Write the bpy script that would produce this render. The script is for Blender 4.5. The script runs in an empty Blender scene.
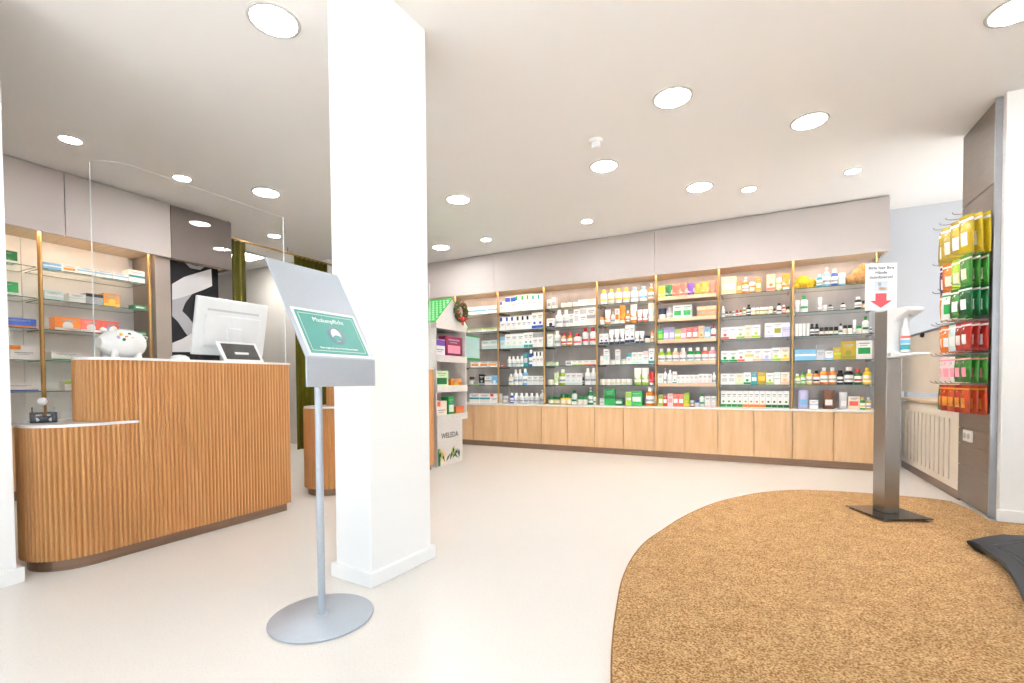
import bpy, math, random
from mathutils import Vector, Matrix
random.seed(7)
scene = bpy.context.scene
C = scene.collection

# ------------------------------------------------------------------ camera
YAW, PITCH, ROLL, FPX, CYPX, CAMH = 0.47291, -0.024757, -0.006582, 473.02, 392.71, 0.95
fw = Vector((-math.sin(YAW)*math.cos(PITCH), math.cos(YAW)*math.cos(PITCH), math.sin(PITCH)))
r0 = Vector((math.cos(YAW), math.sin(YAW), 0)); u0 = r0.cross(fw)
rt = math.cos(ROLL)*r0 + math.sin(ROLL)*u0
up = -math.sin(ROLL)*r0 + math.cos(ROLL)*u0
cd = bpy.data.cameras.new('camera'); cam = bpy.data.objects.new('camera', cd); C.objects.link(cam)
m = Matrix((rt, up, -fw)).transposed().to_4x4(); m.translation = (0, 0, CAMH)
cam.matrix_world = m
cd.sensor_width = 36; cd.sensor_fit = 'HORIZONTAL'
cd.lens = FPX/1024*36; cd.shift_y = (CYPX-341.5)/1024; cd.clip_start = 0.05
scene.camera = cam

# ------------------------------------------------------------------ light + exposure
w = bpy.data.worlds.new('daylight'); scene.world = w; w.use_nodes = True
w.node_tree.nodes['Background'].inputs[0].default_value = (0.80, 0.90, 1.0, 1)
w.node_tree.nodes['Background'].inputs[1].default_value = 1.6
LAMP = 46.0            # downlight radiance
LED = 20.0              # shelf strip radiance
sd = bpy.data.lights.new('sun_offscreen', 'SUN'); sd.energy = 36; sd.angle = .01; sd.color = (1, .97, .92)
sun = bpy.data.objects.new('sun_offscreen', sd); C.objects.link(sun)
sun.rotation_euler = Vector((-.4, .5, .77)).to_track_quat('Z', 'Y').to_euler()      # high sun behind the building: lights the street, not the shop
vs = scene.view_settings
vs.view_transform = 'Standard'; vs.look = 'None'; vs.gamma = 1.0; vs.use_curve_mapping = False
vs.exposure = 0.62
scene.cycles.transparent_max_bounces = 32

# ------------------------------------------------------------------ materials
def srgb(c):
    if isinstance(c, str): c = tuple(int(c[i:i+2], 16) for i in (0, 2, 4))
    f = lambda v: (v/12.92 if v <= .04045 else ((v+.055)/1.055)**2.4)
    return tuple(f(v/255) for v in c) + (1,)
MATS = {}
def mat(name, col, rough=.5, metal=0, spec=.5, emit=0, noise=None, bump=None, wood=None):
    if name in MATS: return MATS[name]
    M = bpy.data.materials.new(name); M.use_nodes = True
    nt = M.node_tree; b = nt.nodes['Principled BSDF']
    c = srgb(col)
    b.inputs['Base Color'].default_value = c; b.inputs['Roughness'].default_value = rough
    b.inputs['Metallic'].default_value = metal; b.inputs['Specular IOR Level'].default_value = spec
    if emit:
        b.inputs['Emission Color'].default_value = c; b.inputs['Emission Strength'].default_value = emit
    tc = nt.nodes.new('ShaderNodeTexCoord')
    def noise_node(scale, detail=4, vec=None, stretch=None):
        n = nt.nodes.new('ShaderNodeTexNoise'); n.inputs['Scale'].default_value = scale; n.inputs['Detail'].default_value = detail
        src = tc.outputs['Object']
        if stretch:
            mp = nt.nodes.new('ShaderNodeMapping'); mp.inputs['Scale'].default_value = stretch
            nt.links.new(src, mp.inputs[0]); src = mp.outputs[0]
        nt.links.new(src, n.inputs['Vector']); return n
    if noise:      # (scale, colour2, lo, hi[, stretch])
        n = noise_node(noise[0], 6, stretch=noise[4] if len(noise) > 4 else None)
        r = nt.nodes.new('ShaderNodeValToRGB')
        r.color_ramp.elements[0].position = noise[2]; r.color_ramp.elements[0].color = c
        r.color_ramp.elements[1].position = noise[3]; r.color_ramp.elements[1].color = srgb(noise[1])
        nt.links.new(n.outputs[0], r.inputs[0]); nt.links.new(r.outputs[0], b.inputs['Base Color'])
    if bump:       # (scale, strength, distance[, stretch])
        n = noise_node(bump[0], 3, stretch=bump[3] if len(bump) > 3 else None)
        bp = nt.nodes.new('ShaderNodeBump'); bp.inputs['Strength'].default_value = bump[1]; bp.inputs['Distance'].default_value = bump[2]
        nt.links.new(n.outputs[0], bp.inputs['Height']); nt.links.new(bp.outputs[0], b.inputs['Normal'])
    MATS[name] = M; return M
def glass(name, tint, amount=.06, rough=.02, alpha_tint=(1, 1, 1, 1), ior=1.45):
    M = bpy.data.materials.new(name); M.use_nodes = True; nt = M.node_tree
    nt.nodes.remove(nt.nodes['Principled BSDF']); out = nt.nodes['Material Output']
    t = nt.nodes.new('ShaderNodeBsdfTransparent'); t.inputs[0].default_value = alpha_tint
    g = nt.nodes.new('ShaderNodeBsdfGlossy'); g.inputs[0].default_value = tint; g.inputs['Roughness'].default_value = rough
    f = nt.nodes.new('ShaderNodeFresnel'); f.inputs[0].default_value = ior
    a = nt.nodes.new('ShaderNodeMath'); a.operation = 'ADD'; a.use_clamp = True; a.inputs[1].default_value = amount
    mx = nt.nodes.new('ShaderNodeMixShader')
    g_ = nt.nodes.new('ShaderNodeNewGeometry'); iv = nt.nodes.new('ShaderNodeMath'); iv.operation = 'SUBTRACT'; iv.inputs[0].default_value = 1
    ml = nt.nodes.new('ShaderNodeMath'); ml.operation = 'MULTIPLY'          # no internal reflection where light leaves the sheet
    nt.links.new(g_.outputs['Backfacing'], iv.inputs[1]); nt.links.new(f.outputs[0], a.inputs[0])
    nt.links.new(a.outputs[0], ml.inputs[0]); nt.links.new(iv.outputs[0], ml.inputs[1]); nt.links.new(ml.outputs[0], mx.inputs[0])
    nt.links.new(t.outputs[0], mx.inputs[1]); nt.links.new(g.outputs[0], mx.inputs[2]); nt.links.new(mx.outputs[0], out.inputs[0])
    MATS[name] = M; return M

WALLW = mat('white wall paint', 'f2f2f0', .6, bump=(60, .05, .001))
CEIL = mat('ceiling paint', 'f3f1ef', .8, bump=(90, .04, .001))
WALLG = mat('grey wall paint', 'c6c9cf', .7, bump=(60, .05, .001))
SOFF = mat('greige laminate', 'c2bab6', .45, noise=(2, 'beb5b1', .3, .7))
TAUPE = mat('glossy taupe panel', '7a706a', .08, noise=(1.5, '766c66', .3, .7))
DARKP = mat('graphite print', '19181c', .6, spec=.2, noise=(3, '18171c', .3, .7))
FLOOR = mat('pale terrazzo', 'dedad4', .32, noise=(140, 'd2ccc4', .52, .72), bump=(30, .02, .001))
OAK = mat('light oak veneer', 'd9af80', .42, noise=(3.0, 'e3be93', .35, .68, (9, 9, .7)), bump=(80, .06, .001, (6, 6, .5)))
OAKW = mat('amber oak ribs', 'c8935b', .42, noise=(4.0, 'bb834a', .35, .7, (8, 8, .6)), bump=(90, .08, .001, (6, 6, .4)))
OAKL = mat('pale birch shelf', 'e2c8a6', .45, noise=(4, 'd9bb96', .4, .65, (.7, 9, 9)))
BRONZE = mat('brushed bronze plinth', '8d7360', .32, .75, noise=(2, '836a57', .4, .6, (1, 1, 30)))
GOLD = mat('satin brass', 'c09a62', .3, .85, noise=(6, 'b89158', .4, .6))
TOPW = mat('white solid surface', 'eeebe8', .25, noise=(60, 'e8e4e0', .5, .7))
BACKP = mat('grey marbled glass', 'aba4a3', .2, noise=(2.6, 'c8c2c1', .40, .66, (1, 1, .5)))
BACKW = mat('white shelf back', 'f5f4f2', .5, noise=(2, 'f0eeec', .4, .6))
CARPET = mat('brown coir', '8f6435', .95, spec=.05, noise=(140, 'd9b98c', .37, .63), bump=(260, 1.0, .008))
def carpet_patches(M):
    nt = M.node_tree; b = nt.nodes['Principled BSDF']; src = b.inputs['Base Color'].links[0].from_socket
    tc = nt.nodes.new('ShaderNodeTexCoord'); n = nt.nodes.new('ShaderNodeTexNoise'); n.inputs['Scale'].default_value = 9; n.inputs['Detail'].default_value = 8; n.inputs['Roughness'].default_value = .75
    nt.links.new(tc.outputs['Object'], n.inputs['Vector'])
    r = nt.nodes.new('ShaderNodeValToRGB'); r.color_ramp.elements[0].position = .36; r.color_ramp.elements[0].color = (.84, .80, .74, 1); r.color_ramp.elements[1].position = .64; r.color_ramp.elements[1].color = (1.08, 1.06, 1.04, 1)
    nt.links.new(n.outputs[0], r.inputs[0])
    mx = nt.nodes.new('ShaderNodeMix'); mx.data_type = 'RGBA'; mx.blend_type = 'MULTIPLY'; mx.inputs[0].default_value = 1
    nt.links.new(src, mx.inputs[6]); nt.links.new(r.outputs[0], mx.inputs[7]); nt.links.new(mx.outputs[2], b.inputs['Base Color'])
carpet_patches(CARPET)
CURB = mat('carpet binding', '9c6c3a', .9, noise=(200, '80572e', .4, .6))
STEEL = mat('brushed steel', 'aaa6a3', .26, 1, noise=(3, 'a6a29f', .35, .65, (60, 60, .4)))
PLATE = mat('dark steel plate', '6d6a68', .22, 1, noise=(3, '625f5d', .35, .65, (2, 60, 2)))
SILVER = mat('silver powder coat', 'b3bbc4', .38, .3, noise=(300, 'abb3bc', .4, .6))
RUBBER = mat('black plastic', '23262b', .5, noise=(40, '1e2126', .4, .6), bump=(200, .1, .001))
WPLA = mat('white plastic', 'f0f1f2', .3, noise=(4, 'ecedee', .4, .6))
GPLA = mat('grey plastic', 'c4c6c8', .4, noise=(4, 'bdbfc1', .4, .6))
BLK = mat('black gloss', '17171a', .2, noise=(4, '1c1c20', .4, .6))
SCREEN = mat('dark screen', '4a4642', .3, noise=(2, '443f3b', .4, .6))
CREAM = mat('beige laminate', 'e8dece', .5, noise=(2, 'e3d8c7', .4, .6))
SLAT = mat('taupe slatwall', '75695f', .42, noise=(4, '6e6258', .35, .65, (1, 1, 14)))
ALU = mat('aluminium edge', 'a4a6aa', .35, .6, noise=(4, '9c9ea2', .4, .6))
VELVET = mat('olive velvet', '6a6312', .85, spec=.2, noise=(14, '55500c', .35, .65, (6, 6, .3)))
LAMPM = mat('lamp diffuser', (253, 252, 252), .5, emit=LAMP)
LEDM = mat('led strip diffuser', (255, 226, 196), .5, emit=LED)
RINGM = mat('lamp ring', 'd0ccc8', .5, noise=(4, 'c9c5c1', .4, .6))
PANELM = mat('square ceiling panel', (255, 250, 242), .5, emit=40)
GL = glass('shelf glass', (1, 1, 1, 1), .0, .02, (.95, .98, .965, 1))
GLE = mat('shelf glass edge', '3f6a5c', .15, noise=(4, '4a766a', .4, .6))
PLEX = glass('clear acrylic', (1, 1, 1, 1), .0, .01, (.975, .985, .985, 1), 1.3)
PLEXE = mat('acrylic edge', 'dfe6e6', .15, noise=(4, 'd6dede', .4, .6))
WINGL = glass('window glass', (1, 1, 1, 1), .0, .01)

# ------------------------------------------------------------------ mesh helpers
class MB:
    def __init__(s): s.v = []; s.f = []; s.m = []; s.sm = []
    def add(s, vs, fs, mi=0, smooth=False):
        o = len(s.v); s.v += [tuple(v) for v in vs]
        for f in fs: s.f.append(tuple(i+o for i in f)); s.m.append(mi); s.sm.append(smooth)
        return s
    def box(s, x0, x1, y0, y1, z0, z1, mi=0):
        return s.add([(x0,y0,z0),(x1,y0,z0),(x1,y1,z0),(x0,y1,z0),(x0,y0,z1),(x1,y0,z1),(x1,y1,z1),(x0,y1,z1)],
                     [(0,3,2,1),(4,5,6,7),(0,1,5,4),(1,2,6,5),(2,3,7,6),(3,0,4,7)], mi)
    def prism(s, poly, z0, z1, mi=0, side=None, smooth=False):
        n = len(poly)
        s.add([(x,y,z0) for x,y in poly], [tuple(range(n))[::-1]], mi)
        s.add([(x,y,z1) for x,y in poly], [tuple(range(n))], mi)
        s.add([(x,y,z0) for x,y in poly]+[(x,y,z1) for x,y in poly], [(i,(i+1)%n,n+(i+1)%n,n+i) for i in range(n)], mi if side is None else side, smooth)
        return s
    def lathe(s, prof, n=14, c=(0,0,0), mi=0, sx=1, sy=1, a0=0, a1=2*math.pi):
        full = abs(a1-a0-2*math.pi) < 1e-6; k = n if full else n+1
        vs = []
        for r, z in prof:
            for i in range(k):
                a = a0+(a1-a0)*i/n
                vs.append((c[0]+r*math.cos(a)*sx, c[1]+r*math.sin(a)*sy, c[2]+z))
        fs = []
        for j in range(len(prof)-1):
            for i in range(n):
                i2 = (i+1) % k
                fs.append((j*k+i, j*k+i2, (j+1)*k+i2, (j+1)*k+i))
        s.add(vs, fs, mi, True)
        if full:
            if prof[0][0] > 1e-5: s.add(vs[:k], [tuple(range(k))[::-1]], mi)
            if prof[-1][0] > 1e-5: s.add(vs[-k:], [tuple(range(k))], mi)
        return s
    def loft(s, rings, mi=0, smooth=True, cap=True):
        k = len(rings[0]); vs = [p for r in rings for p in r]
        s.add(vs, [(j*k+i, j*k+(i+1)%k, (j+1)*k+(i+1)%k, (j+1)*k+i) for j in range(len(rings)-1) for i in range(k)], mi, smooth)
        if cap: s.add(rings[0], [tuple(range(k))[::-1]], mi); s.add(rings[-1], [tuple(range(k))], mi)
        return s
    def tube(s, pts, r, n=8, mi=0):
        pts = [Vector(p) for p in pts]; rings = []
        for i, p in enumerate(pts):
            d = (pts[min(i+1, len(pts)-1)]-pts[max(i-1, 0)]).normalized()
            a = Vector((0,0,1)) if abs(d.z) < .9 else Vector((1,0,0))
            x = d.cross(a).normalized(); y = d.cross(x)
            rr = r[i] if isinstance(r, (list, tuple)) else r
            rings.append([p+x*rr*math.cos(2*math.pi*k/n)+y*rr*math.sin(2*math.pi*k/n) for k in range(n)])
        return s.loft(rings, mi)
    def xf(s, M):
        s.v = [tuple(M @ Vector(v)) for v in s.v]; return s
    def mesh(s, name, mats):
        me = bpy.data.meshes.new(name); me.from_pydata(s.v, [], s.f)
        for mm in (mats if isinstance(mats, (list, tuple)) else [mats]): me.materials.append(mm)
        for p, mi, sm in zip(me.polygons, s.m, s.sm): p.material_index = mi; p.use_smooth = sm
        me.validate(); me.update(); return me
    def build(s, name, mats, parent=None, bevel=0, loc=None, rotz=None):
        o = bpy.data.objects.new(name, s.mesh(name, mats)); C.objects.link(o)
        if parent: o.parent = parent
        if loc: o.location = loc
        if rotz is not None: o.rotation_euler.z = rotz
        if bevel:
            b = o.modifiers.new('bevel', 'BEVEL'); b.width = bevel; b.segments = 2; b.limit_method = 'ANGLE'; b.angle_limit = .7
        return o
def tag(o, label, cat, group=None):
    o['label'] = label; o['category'] = cat
    if group: o['group'] = group
    return o
def struct(o): o['kind'] = 'structure'; return o
def empty(name, loc=(0,0,0), rz=0):
    o = bpy.data.objects.new(name, None); C.objects.link(o); o.location = loc; o.rotation_euler.z = rz; o.empty_display_size = .1
    return o
def copy_tree(o, parent=None):
    c = o.copy(); C.objects.link(c); c.parent = parent
    for ch in list(o.children): copy_tree(ch, c)
    return c
def text(name, s, size, mat_, parent, loc, rot, align='CENTER', ext=.0006, bold=0):
    cu = bpy.data.curves.new(name, 'FONT'); cu.body = s; cu.size = size; cu.align_x = align; cu.align_y = 'CENTER'
    cu.extrude = ext; cu.offset = bold; cu.resolution_u = 2
    t = bpy.data.objects.new('tmp', cu); C.objects.link(t)
    dg = bpy.context.evaluated_depsgraph_get(); me = bpy.data.meshes.new_from_object(t.evaluated_get(dg))
    bpy.data.objects.remove(t); bpy.data.curves.remove(cu)
    me.materials.clear(); me.materials.append(mat_)
    o = bpy.data.objects.new(name, me); C.objects.link(o); o.parent = parent; o.location = loc; o.rotation_euler = rot
    return o
PI = math.pi
H = 2.795                                   # ceiling height

# ------------------------------------------------------------------ room shell
struct(MB().box(-9.2, 2.75, -1.8, 6.7, -.1, 0).build('floor', FLOOR))
struct(MB().box(-9.2, 2.75, -1.8, 6.7, H, H+.15).build('ceiling', CEIL))
struct(MB().box(-5.6, 2.6, 6.54, 6.7, 0, H).build('wall_back', WALLG))
struct(MB().box(-9.2, -9.05, -1.8, 6.7, 0, H).build('wall_left', WALLW))
struct(MB().box(-9.05, -5.88, 4.97, 5.12, 0, H).build('wall_backroom', mat('backroom paint', 'd9d4cf', .6, noise=(2, 'd5cfca', .4, .6))))
struct(MB().box(-5.88, -5.7, 5.12, 6.7, 0, H).build('wall_corner', WALLW))
struct(MB().box(-5.98, -5.86, -.2, 3.46, 0, H).build('wall_shelving', WALLW))
struct(MB().box(-9.05, -3.4, -.35, -.2, 0, H).build('wall_office', WALLW))
wl = struct(MB().box(-3.4, -3.14, -1.65, .915, 0, H).build('wall_entrance', WALLW, bevel=.004))
struct(MB().box(-3.42, -3.118, -1.63, .938, 0, .072).build('baseboard_entrance', WALLW, bevel=.004))
# street side: wide shop window behind the photographer
struct(MB().box(-3.14, 2.75, -1.8, -1.65, 0, .12).box(-3.14, 2.75, -1.8, -1.65, 2.55, H).build('wall_front', WALLW))
for i, x in enumerate((-3.1, -1.2, .7, 2.57)):
    struct(MB().box(x-.035, x+.035, -1.77, -1.69, .12, 2.55).build('trim_%d' % (i+1), ALU))
for i, x in enumerate((-2.15, -.25, 1.63)):
    struct(MB().box(x-.91, x+.91, -1.735, -1.725, .12, 2.55).build('window_%d' % (i+1), WINGL))
# right hand wall with the display window
struct(MB().box(2.6, 2.75, -1.65, 1.9, 0, .3).box(2.6, 2.75, -1.65, 1.9, 2.5, H).box(2.6, 2.75, 1.9, 4.22, 0, H).build('wall_right', WALLW))
struct(MB().box(2.67, 2.68, -1.65, 1.9, .3, 2.5).build('window_5', WINGL))
struct(MB().box(2.6, 2.75, 4.22, 6.7, 0, .3).box(2.6, 2.75, 4.22, 6.7, 2.5, H).box(2.6, 2.75, 4.22, 4.9, .3, 2.5).box(2.6, 2.75, 6.3, 6.7, .3, 2.5).build('wall_display', WALLW))
struct(MB().box(2.67, 2.68, 4.9, 6.3, .3, 2.5).build('window_4', WINGL))
struct(MB().box(1.445, 2.6, 4.22, 4.83, 0, H).build('wall_pier', WALLW, bevel=.004))
struct(MB().box(1.43, 2.6, 4.195, 4.22, 0, .085).build('baseboard_pier', WALLW, bevel=.004))

PAVE = mat('street bounce paving', 'b9b9b8', .8, noise=(3, 'adadac', .4, .6), bump=(20, .2, .005))
struct(MB().box(-14, 14, -16, -1.81, -.15, -.03).build('floor_street_bounce', PAVE))  # unseen paving added to bounce sunlight through the windows onto the ceiling
struct(MB().box(2.76, 14, -1.81, 10, -.15, -.03).build('floor_side_street_bounce', PAVE))  # second unseen slab, added as sunlit bounce for the side windows

# pillar
pil = empty('wall_pillar', (-1.557, 1.615, 0), math.radians(-4)); struct(pil)
MB().box(-.265, -.02, .02, .435, 0, H).build('shaft', WALLW, pil, bevel=.004)
MB().box(-.285, 0, 0, .455, 0, .068).build('baseboard', WALLW, pil, bevel=.004)

# soffits
SZ = 2.235
xs = [-5.3, -3.34, -1.094, 1.205]
sof = struct(empty('trim_5', (0, 5.99, 0)))
for a, b in zip(xs[:-1], xs[1:]):
    MB().box(a+.002, b-.002, 0, .03, SZ, H-.022).build('panel', SOFF, sof, bevel=.002)
MB().box(-5.3, 1.205, .03, .545, SZ+.02, SZ+.05).build('soffit_underside', OAKL, sof)
MB().box(-5.3, 1.2, .035, .06, H-.022, H).build('recess_strip', SOFF, sof)
MB().box(1.18, 1.205, .03, .545, SZ, H).build('end_panel', SOFF, sof)
sof2 = struct(empty('trim_6', (-5.33, 0, 0)))
for a, b, mm in ((.3, 1.926, SOFF), (1.926, 2.765, SOFF), (2.765, 3.40, TAUPE)):
    MB().box(-.03, 0, a+.003, b-.003, SZ, H-.02).build('panel', mm, sof2, bevel=.002)
MB().box(-.55, -.03, .3, 3.40, SZ+.02, SZ+.05).build('soffit_underside', OAKL, sof2)
MB().box(-.06, -.035, .3, 3.39, H-.02, H).build('recess_strip', SOFF, sof2)
MB().box(-.55, -.03, 3.375, 3.40, SZ, H).build('end_panel', TAUPE, sof2)

# ------------------------------------------------------------------ carpet
pts = [(-.39,1.44),(-.45,1.68),(-.50,1.93),(-.545,2.2),(-.565,2.5),(-.552,2.78),(-.505,3.03),(-.44,3.34),(-.345,3.66),(-.235,3.94),(-.095,4.19),(.05,4.40),(.2,4.55),(.345,4.65),(.5,4.70),(.68,4.735),(.86,4.752),(1.06,4.758),(1.235,4.745),(1.36,4.69),
       (1.385,4.5),(1.385,4.18),(2.55,4.18),(2.55,-.3),(1.0,-.3),(.65,-.2),(.3,.05),(.05,.4),(-.15,.8),(-.29,1.12)]
def catmull(P, k=4):
    out = []
    for i in range(len(P)-1):
        a, b, c, d = (Vector(P[max(0, i-1)]), Vector(P[i]), Vector(P[i+1]), Vector(P[min(len(P)-1, i+2)]))
        for j in range(k):
            t_ = j/k; q = .5*((2*b)+(c-a)*t_+(2*a-5*b+4*c-d)*t_**2+(3*b-a-3*c+d)*t_**3); out.append((q.x, q.y))
    return out
curve = catmull(pts[25:]+pts[:20]); NC = len(curve)
pts = curve + pts[20:25]
ca = empty('entrance_mat'); tag(ca, 'large round-edged brown coir mat laid into the pale entrance floor', 'mat')
MB().prism(pts, .0005, .012, 0).build('pile', CARPET, ca)
n = len(pts); cbm = MB()
inner = pts
outer = []
for i in range(n):
    a = Vector(pts[i-1]); b = Vector(pts[(i+1) % n]); d = (b-a).normalized(); nrm = Vector((-d.y, d.x))
    outer.append((pts[i][0]+nrm.x*.006, pts[i][1]+nrm.y*.006))
vsb = [(x,y,0.0005) for x,y in outer[:NC]]+[(x,y,.0125) for x,y in outer[:NC]]+[(x,y,.0125) for x,y in inner[:NC]]
cbm.add(vsb, [(i,i+1,NC+i+1,NC+i) for i in range(NC-1)]+[(NC+i,NC+i+1,2*NC+i+1,2*NC+i) for i in range(NC-1)])
cbm.build('binding', CURB, ca)

# ------------------------------------------------------------------ ceiling lights
lamps = [(-2.188,1.64,.125),(-.484,3.278,.125),(.344,4.03,.121),(-1.16,4.033,.121),(-.476,4.897,.121),(-.054,5.175,.068),(.772,5.169,.066),(-1.733,5.324,.068),
         (-2.684,4.072,.121),(-3.842,5.395,.121),(-3.118,5.38,.068),(-4.227,3.049,.125),(-4.591,2.484,.072),(-4.608,1.708,.072),(1.17,3.31,.125),(-5.38,3.98,.075)]
lampnames = ['near the white pillar top','over the middle of the shop floor','next to the ceiling sensor','over the coir mat','towards the oak cabinets']
desc = {0:'large round downlight in the ceiling beside the white pillar', 1:'large round downlight over the open floor before the coir mat', 2:'large round downlight above the far edge of the coir mat',
        3:'large round downlight just behind the small white ceiling sensor', 4:'large round downlight nearest the wooden tray shelves soffit', 8:'large round downlight above the second fluted counter end',
        9:'large round downlight above the cardboard display stand', 11:'large round downlight above the back edge of the fluted till counter', 14:'large round downlight above the sanitiser stand side of the mat',
        15:'round downlight beside the brass curtain rail',
        5:'small round downlight over the second bay from radiator cover', 6:'small round downlight over the bay beside the radiator cover', 7:'small round downlight over the fourth bay from radiator cover',
        10:'small round downlight over the sixth bay from radiator cover', 12:'small round downlight behind the till, nearer the dark poster', 13:'small round downlight behind the till, nearer the entrance wall'}
for i, (x, y, r) in enumerate(lamps):
    t = empty('ceiling_downlight', (x, y, H))
    small = r < .08 and i != 15
    wall = 'taupe soffit over the till shelving' if y < 3 else 'greige soffit of the long wall'
    if i in desc: tag(t, desc[i], 'ceiling light', 'round ceiling downlights')
    elif small: tag(t, 'small round recessed downlight near the ' + wall, 'ceiling light', 'small downlights by the ' + ('till' if y < 3 else 'long wall') + ' soffit')
    else: tag(t, 'large round downlight over the entrance floor', 'ceiling light', 'entrance downlights')
    ring = MB().lathe([(r*.86, -.002), (r*.88, -.008), (r*1.0, -.006), (r*1.02, -.0005)], 32)
    ring.build('trim_ring', RINGM, t)
    MB().lathe([(.001, -.003), (r*.87, -.003)], 32).build('diffuser', LAMPM, t)
t = empty('smoke_detector', (-1.09, 3.573, H)); tag(t, 'small white sensor box on the ceiling', 'sensor')
MB().lathe([(.05, 0), (.05, -.012), (.045, -.016), (.001, -.016)][::-1], 20).build('base', WPLA, t)
MB().box(-.03, .03, -.022, .022, -.06, -.016).build('housing', WPLA, t, bevel=.008)

# ------------------------------------------------------------------ long wall shelving
BX = [-4.834, -4.089, -3.344, -2.610, -1.851, -1.094, -.374, .377, 1.124]     # upright positions
SHZ = [1.950, 1.686, 1.424, 1.156, .890]                                   # shelf tops
YF, YB = 6.105, 6.40
WT = .622                                                                     # worktop height
rack = empty('shelving_rack', (-1.85, 6.1, 0)); tag(rack, 'long brass-post shelving with glass shelves along the back wall', 'shelving')
def rb(mb, name, m, bev=0): return mb.xf(Matrix.Translation((1.85, -6.1, 0))).build(name, m, rack, bev)
for x in BX: rb(MB().lathe([(.013, WT), (.013, SZ+.02)], 12, (x, 6.095, .002)), 'upright', GOLD)
for i in range(8):
    rb(MB().box(BX[i]+.002, BX[i+1]-.002, 6.432, 6.45, WT+.002, SZ+.02), 'back_panel', BACKP)
    for z in SHZ:
        if i == 5:
            s_ = rb(MB().box(BX[i]+.03, BX[i+1]-.03, YF-.03, YB, z-.012, z), 'wood_shelf', OAKL)
            rb(MB().box(BX[i]+.03, BX[i+1]-.03, YF-.045, YF-.03, z-.02, z+.022), 'shelf_lip', OAKL)
            continue
        g = MB().box(BX[i]+.015, BX[i+1]-.015, YF, YB, z-.008, z)
        for k in range(2, 6): g.m[k] = 1
        rb(g, 'glass_shelf', [GL, GLE])
    for z in SHZ:
        for xx in (BX[i]+.03, BX[i+1]-.03):
            if i != 5: rb(MB().box(xx-.006, xx+.006, YF+.02, 6.41, z-.022, z-.0085), 'bracket', STEEL)
rb(MB().box(1.135, 1.155, 6.11, 6.43, WT, SZ+.02), 'end_glass', [PLEX])
led = MB().box(-4.8, 1.1, 6.023, 6.045, SZ+.010, SZ+.019).build('led_strip', LEDM)
tag(led, 'slim warm light strip under the long greige soffit', 'light strip')
wt = MB().box(-4.85, 1.15, 5.975, 6.43, WT-.022, WT).build('worktop', TOPW, bevel=.003); tag(wt, 'thin white worktop running over the light oak cabinets', 'worktop')
ord_ = ['', 'second ', 'third ', 'fourth ', 'fifth ', 'sixth ', 'seventh ', 'eighth ']
for i in range(8):
    k = 7-i
    c = empty('base_cabinet', ((BX[i]+BX[i+1])/2, 6.2, 0)); hw = (BX[i+1]-BX[i])/2
    lab = 'light oak two-door base cabinet ' + ('nearest the radiator cover' if k == 0 else ord_[k]+'along from the radiator cover')
    tag(c, lab, 'cabinet', 'oak base cabinets under the long shelving')
    MB().box(-hw, hw, -.17, .22, .075, WT-.022).build('carcass', OAK, c)
    for a, b in ((-hw, 0), (0, hw)):
        MB().box(a+.004, b-.004, -.215, -.196, .078, WT-.026).build('door', OAK, c, bevel=.0015)
    MB().box(-hw, hw, -.2, -.18, 0, .075).build('plinth', BRONZE, c)

# ------------------------------------------------------------------ products
COL = {'white':'f2f1ee','blue':'2f57b5','navy':'1d2a4e','teal':'2aa0a8','sky':'7fc0e6','paleteal':'cfe6e4','green':'1f9a49','dkgreen':'0c6b33','lime':'a6c93a','palegreen':'cfe3b8','yellow':'f0c63a','mustard':'b59a2a','olive':'8f8f2a',
       'orange':'ef8a2e','amber':'d58a1e','peach':'f4c6a0','coral':'ef6a56','red':'d8262b','pink':'f093a4','palepink':'f6d8d6','lilac':'b9a6d6','violet':'6b3f9a','lavender':'c3c0e2','cream':'efe2cd','tan':'cfa27a','kraft':'c99a6b','brown':'6b4126','black':'1b1b1d','grey':'a9abae','silver':'cfd1d4','purple':'5d2a55','magenta':'7a1740','rust':'a83a18','bagyellow':'ab9208','baggreen':'2c6e20','bagred':'8c1c15','bagorange':'cf6a16','bagpine':'0a5226'}
WORD = {'sky':'light blue','paleteal':'pale teal','dkgreen':'dark green','palegreen':'pale green','palepink':'pale pink','kraft':'kraft brown','navy':'navy blue','bagyellow':'yellow','baggreen':'grass green','bagpine':'pine green','bagred':'dark red','bagorange':'orange','rust':'rust red'}
def cm(c, g=''):
    return mat('product '+c, COL[c], .38, noise=(30, COL[c], .4, .6))
CLEARM = mat('clear pack', 'd5dad8', .1, noise=(20, 'c5cbc8', .4, .6))
INK = mat('print ink', 'a4aab2', .5, noise=(30, '9aa0a8', .4, .6))
NOUN = {'box':'carton','bottle':'bottle','pump':'pump bottle','tube':'tube','jar':'jar','pouch':'pouch','flat':'flat carton','vial':'small bottle'}
ONAME = {'box':'carton','bottle':'lotion_bottle','pump':'pump_bottle','tube':'cream_tube','jar':'cream_jar','pouch':'pouch','flat':'flat_carton','vial':'small_bottle'}
CAT = {'box':'box','bottle':'bottle','pump':'bottle','tube':'tube','jar':'jar','pouch':'bag','flat':'box','vial':'bottle'}
def disc(r, t, n=10, sx=1, sy=1): return MB().prism([(r*sx*math.cos(2*PI*i/n), r*sy*math.sin(2*PI*i/n)) for i in range(n)], 0, t)
def ellip(rx, ry, z, n=16): return [(rx*math.cos(2*PI*i/n), ry*math.sin(2*PI*i/n), z) for i in range(n)]
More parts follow.
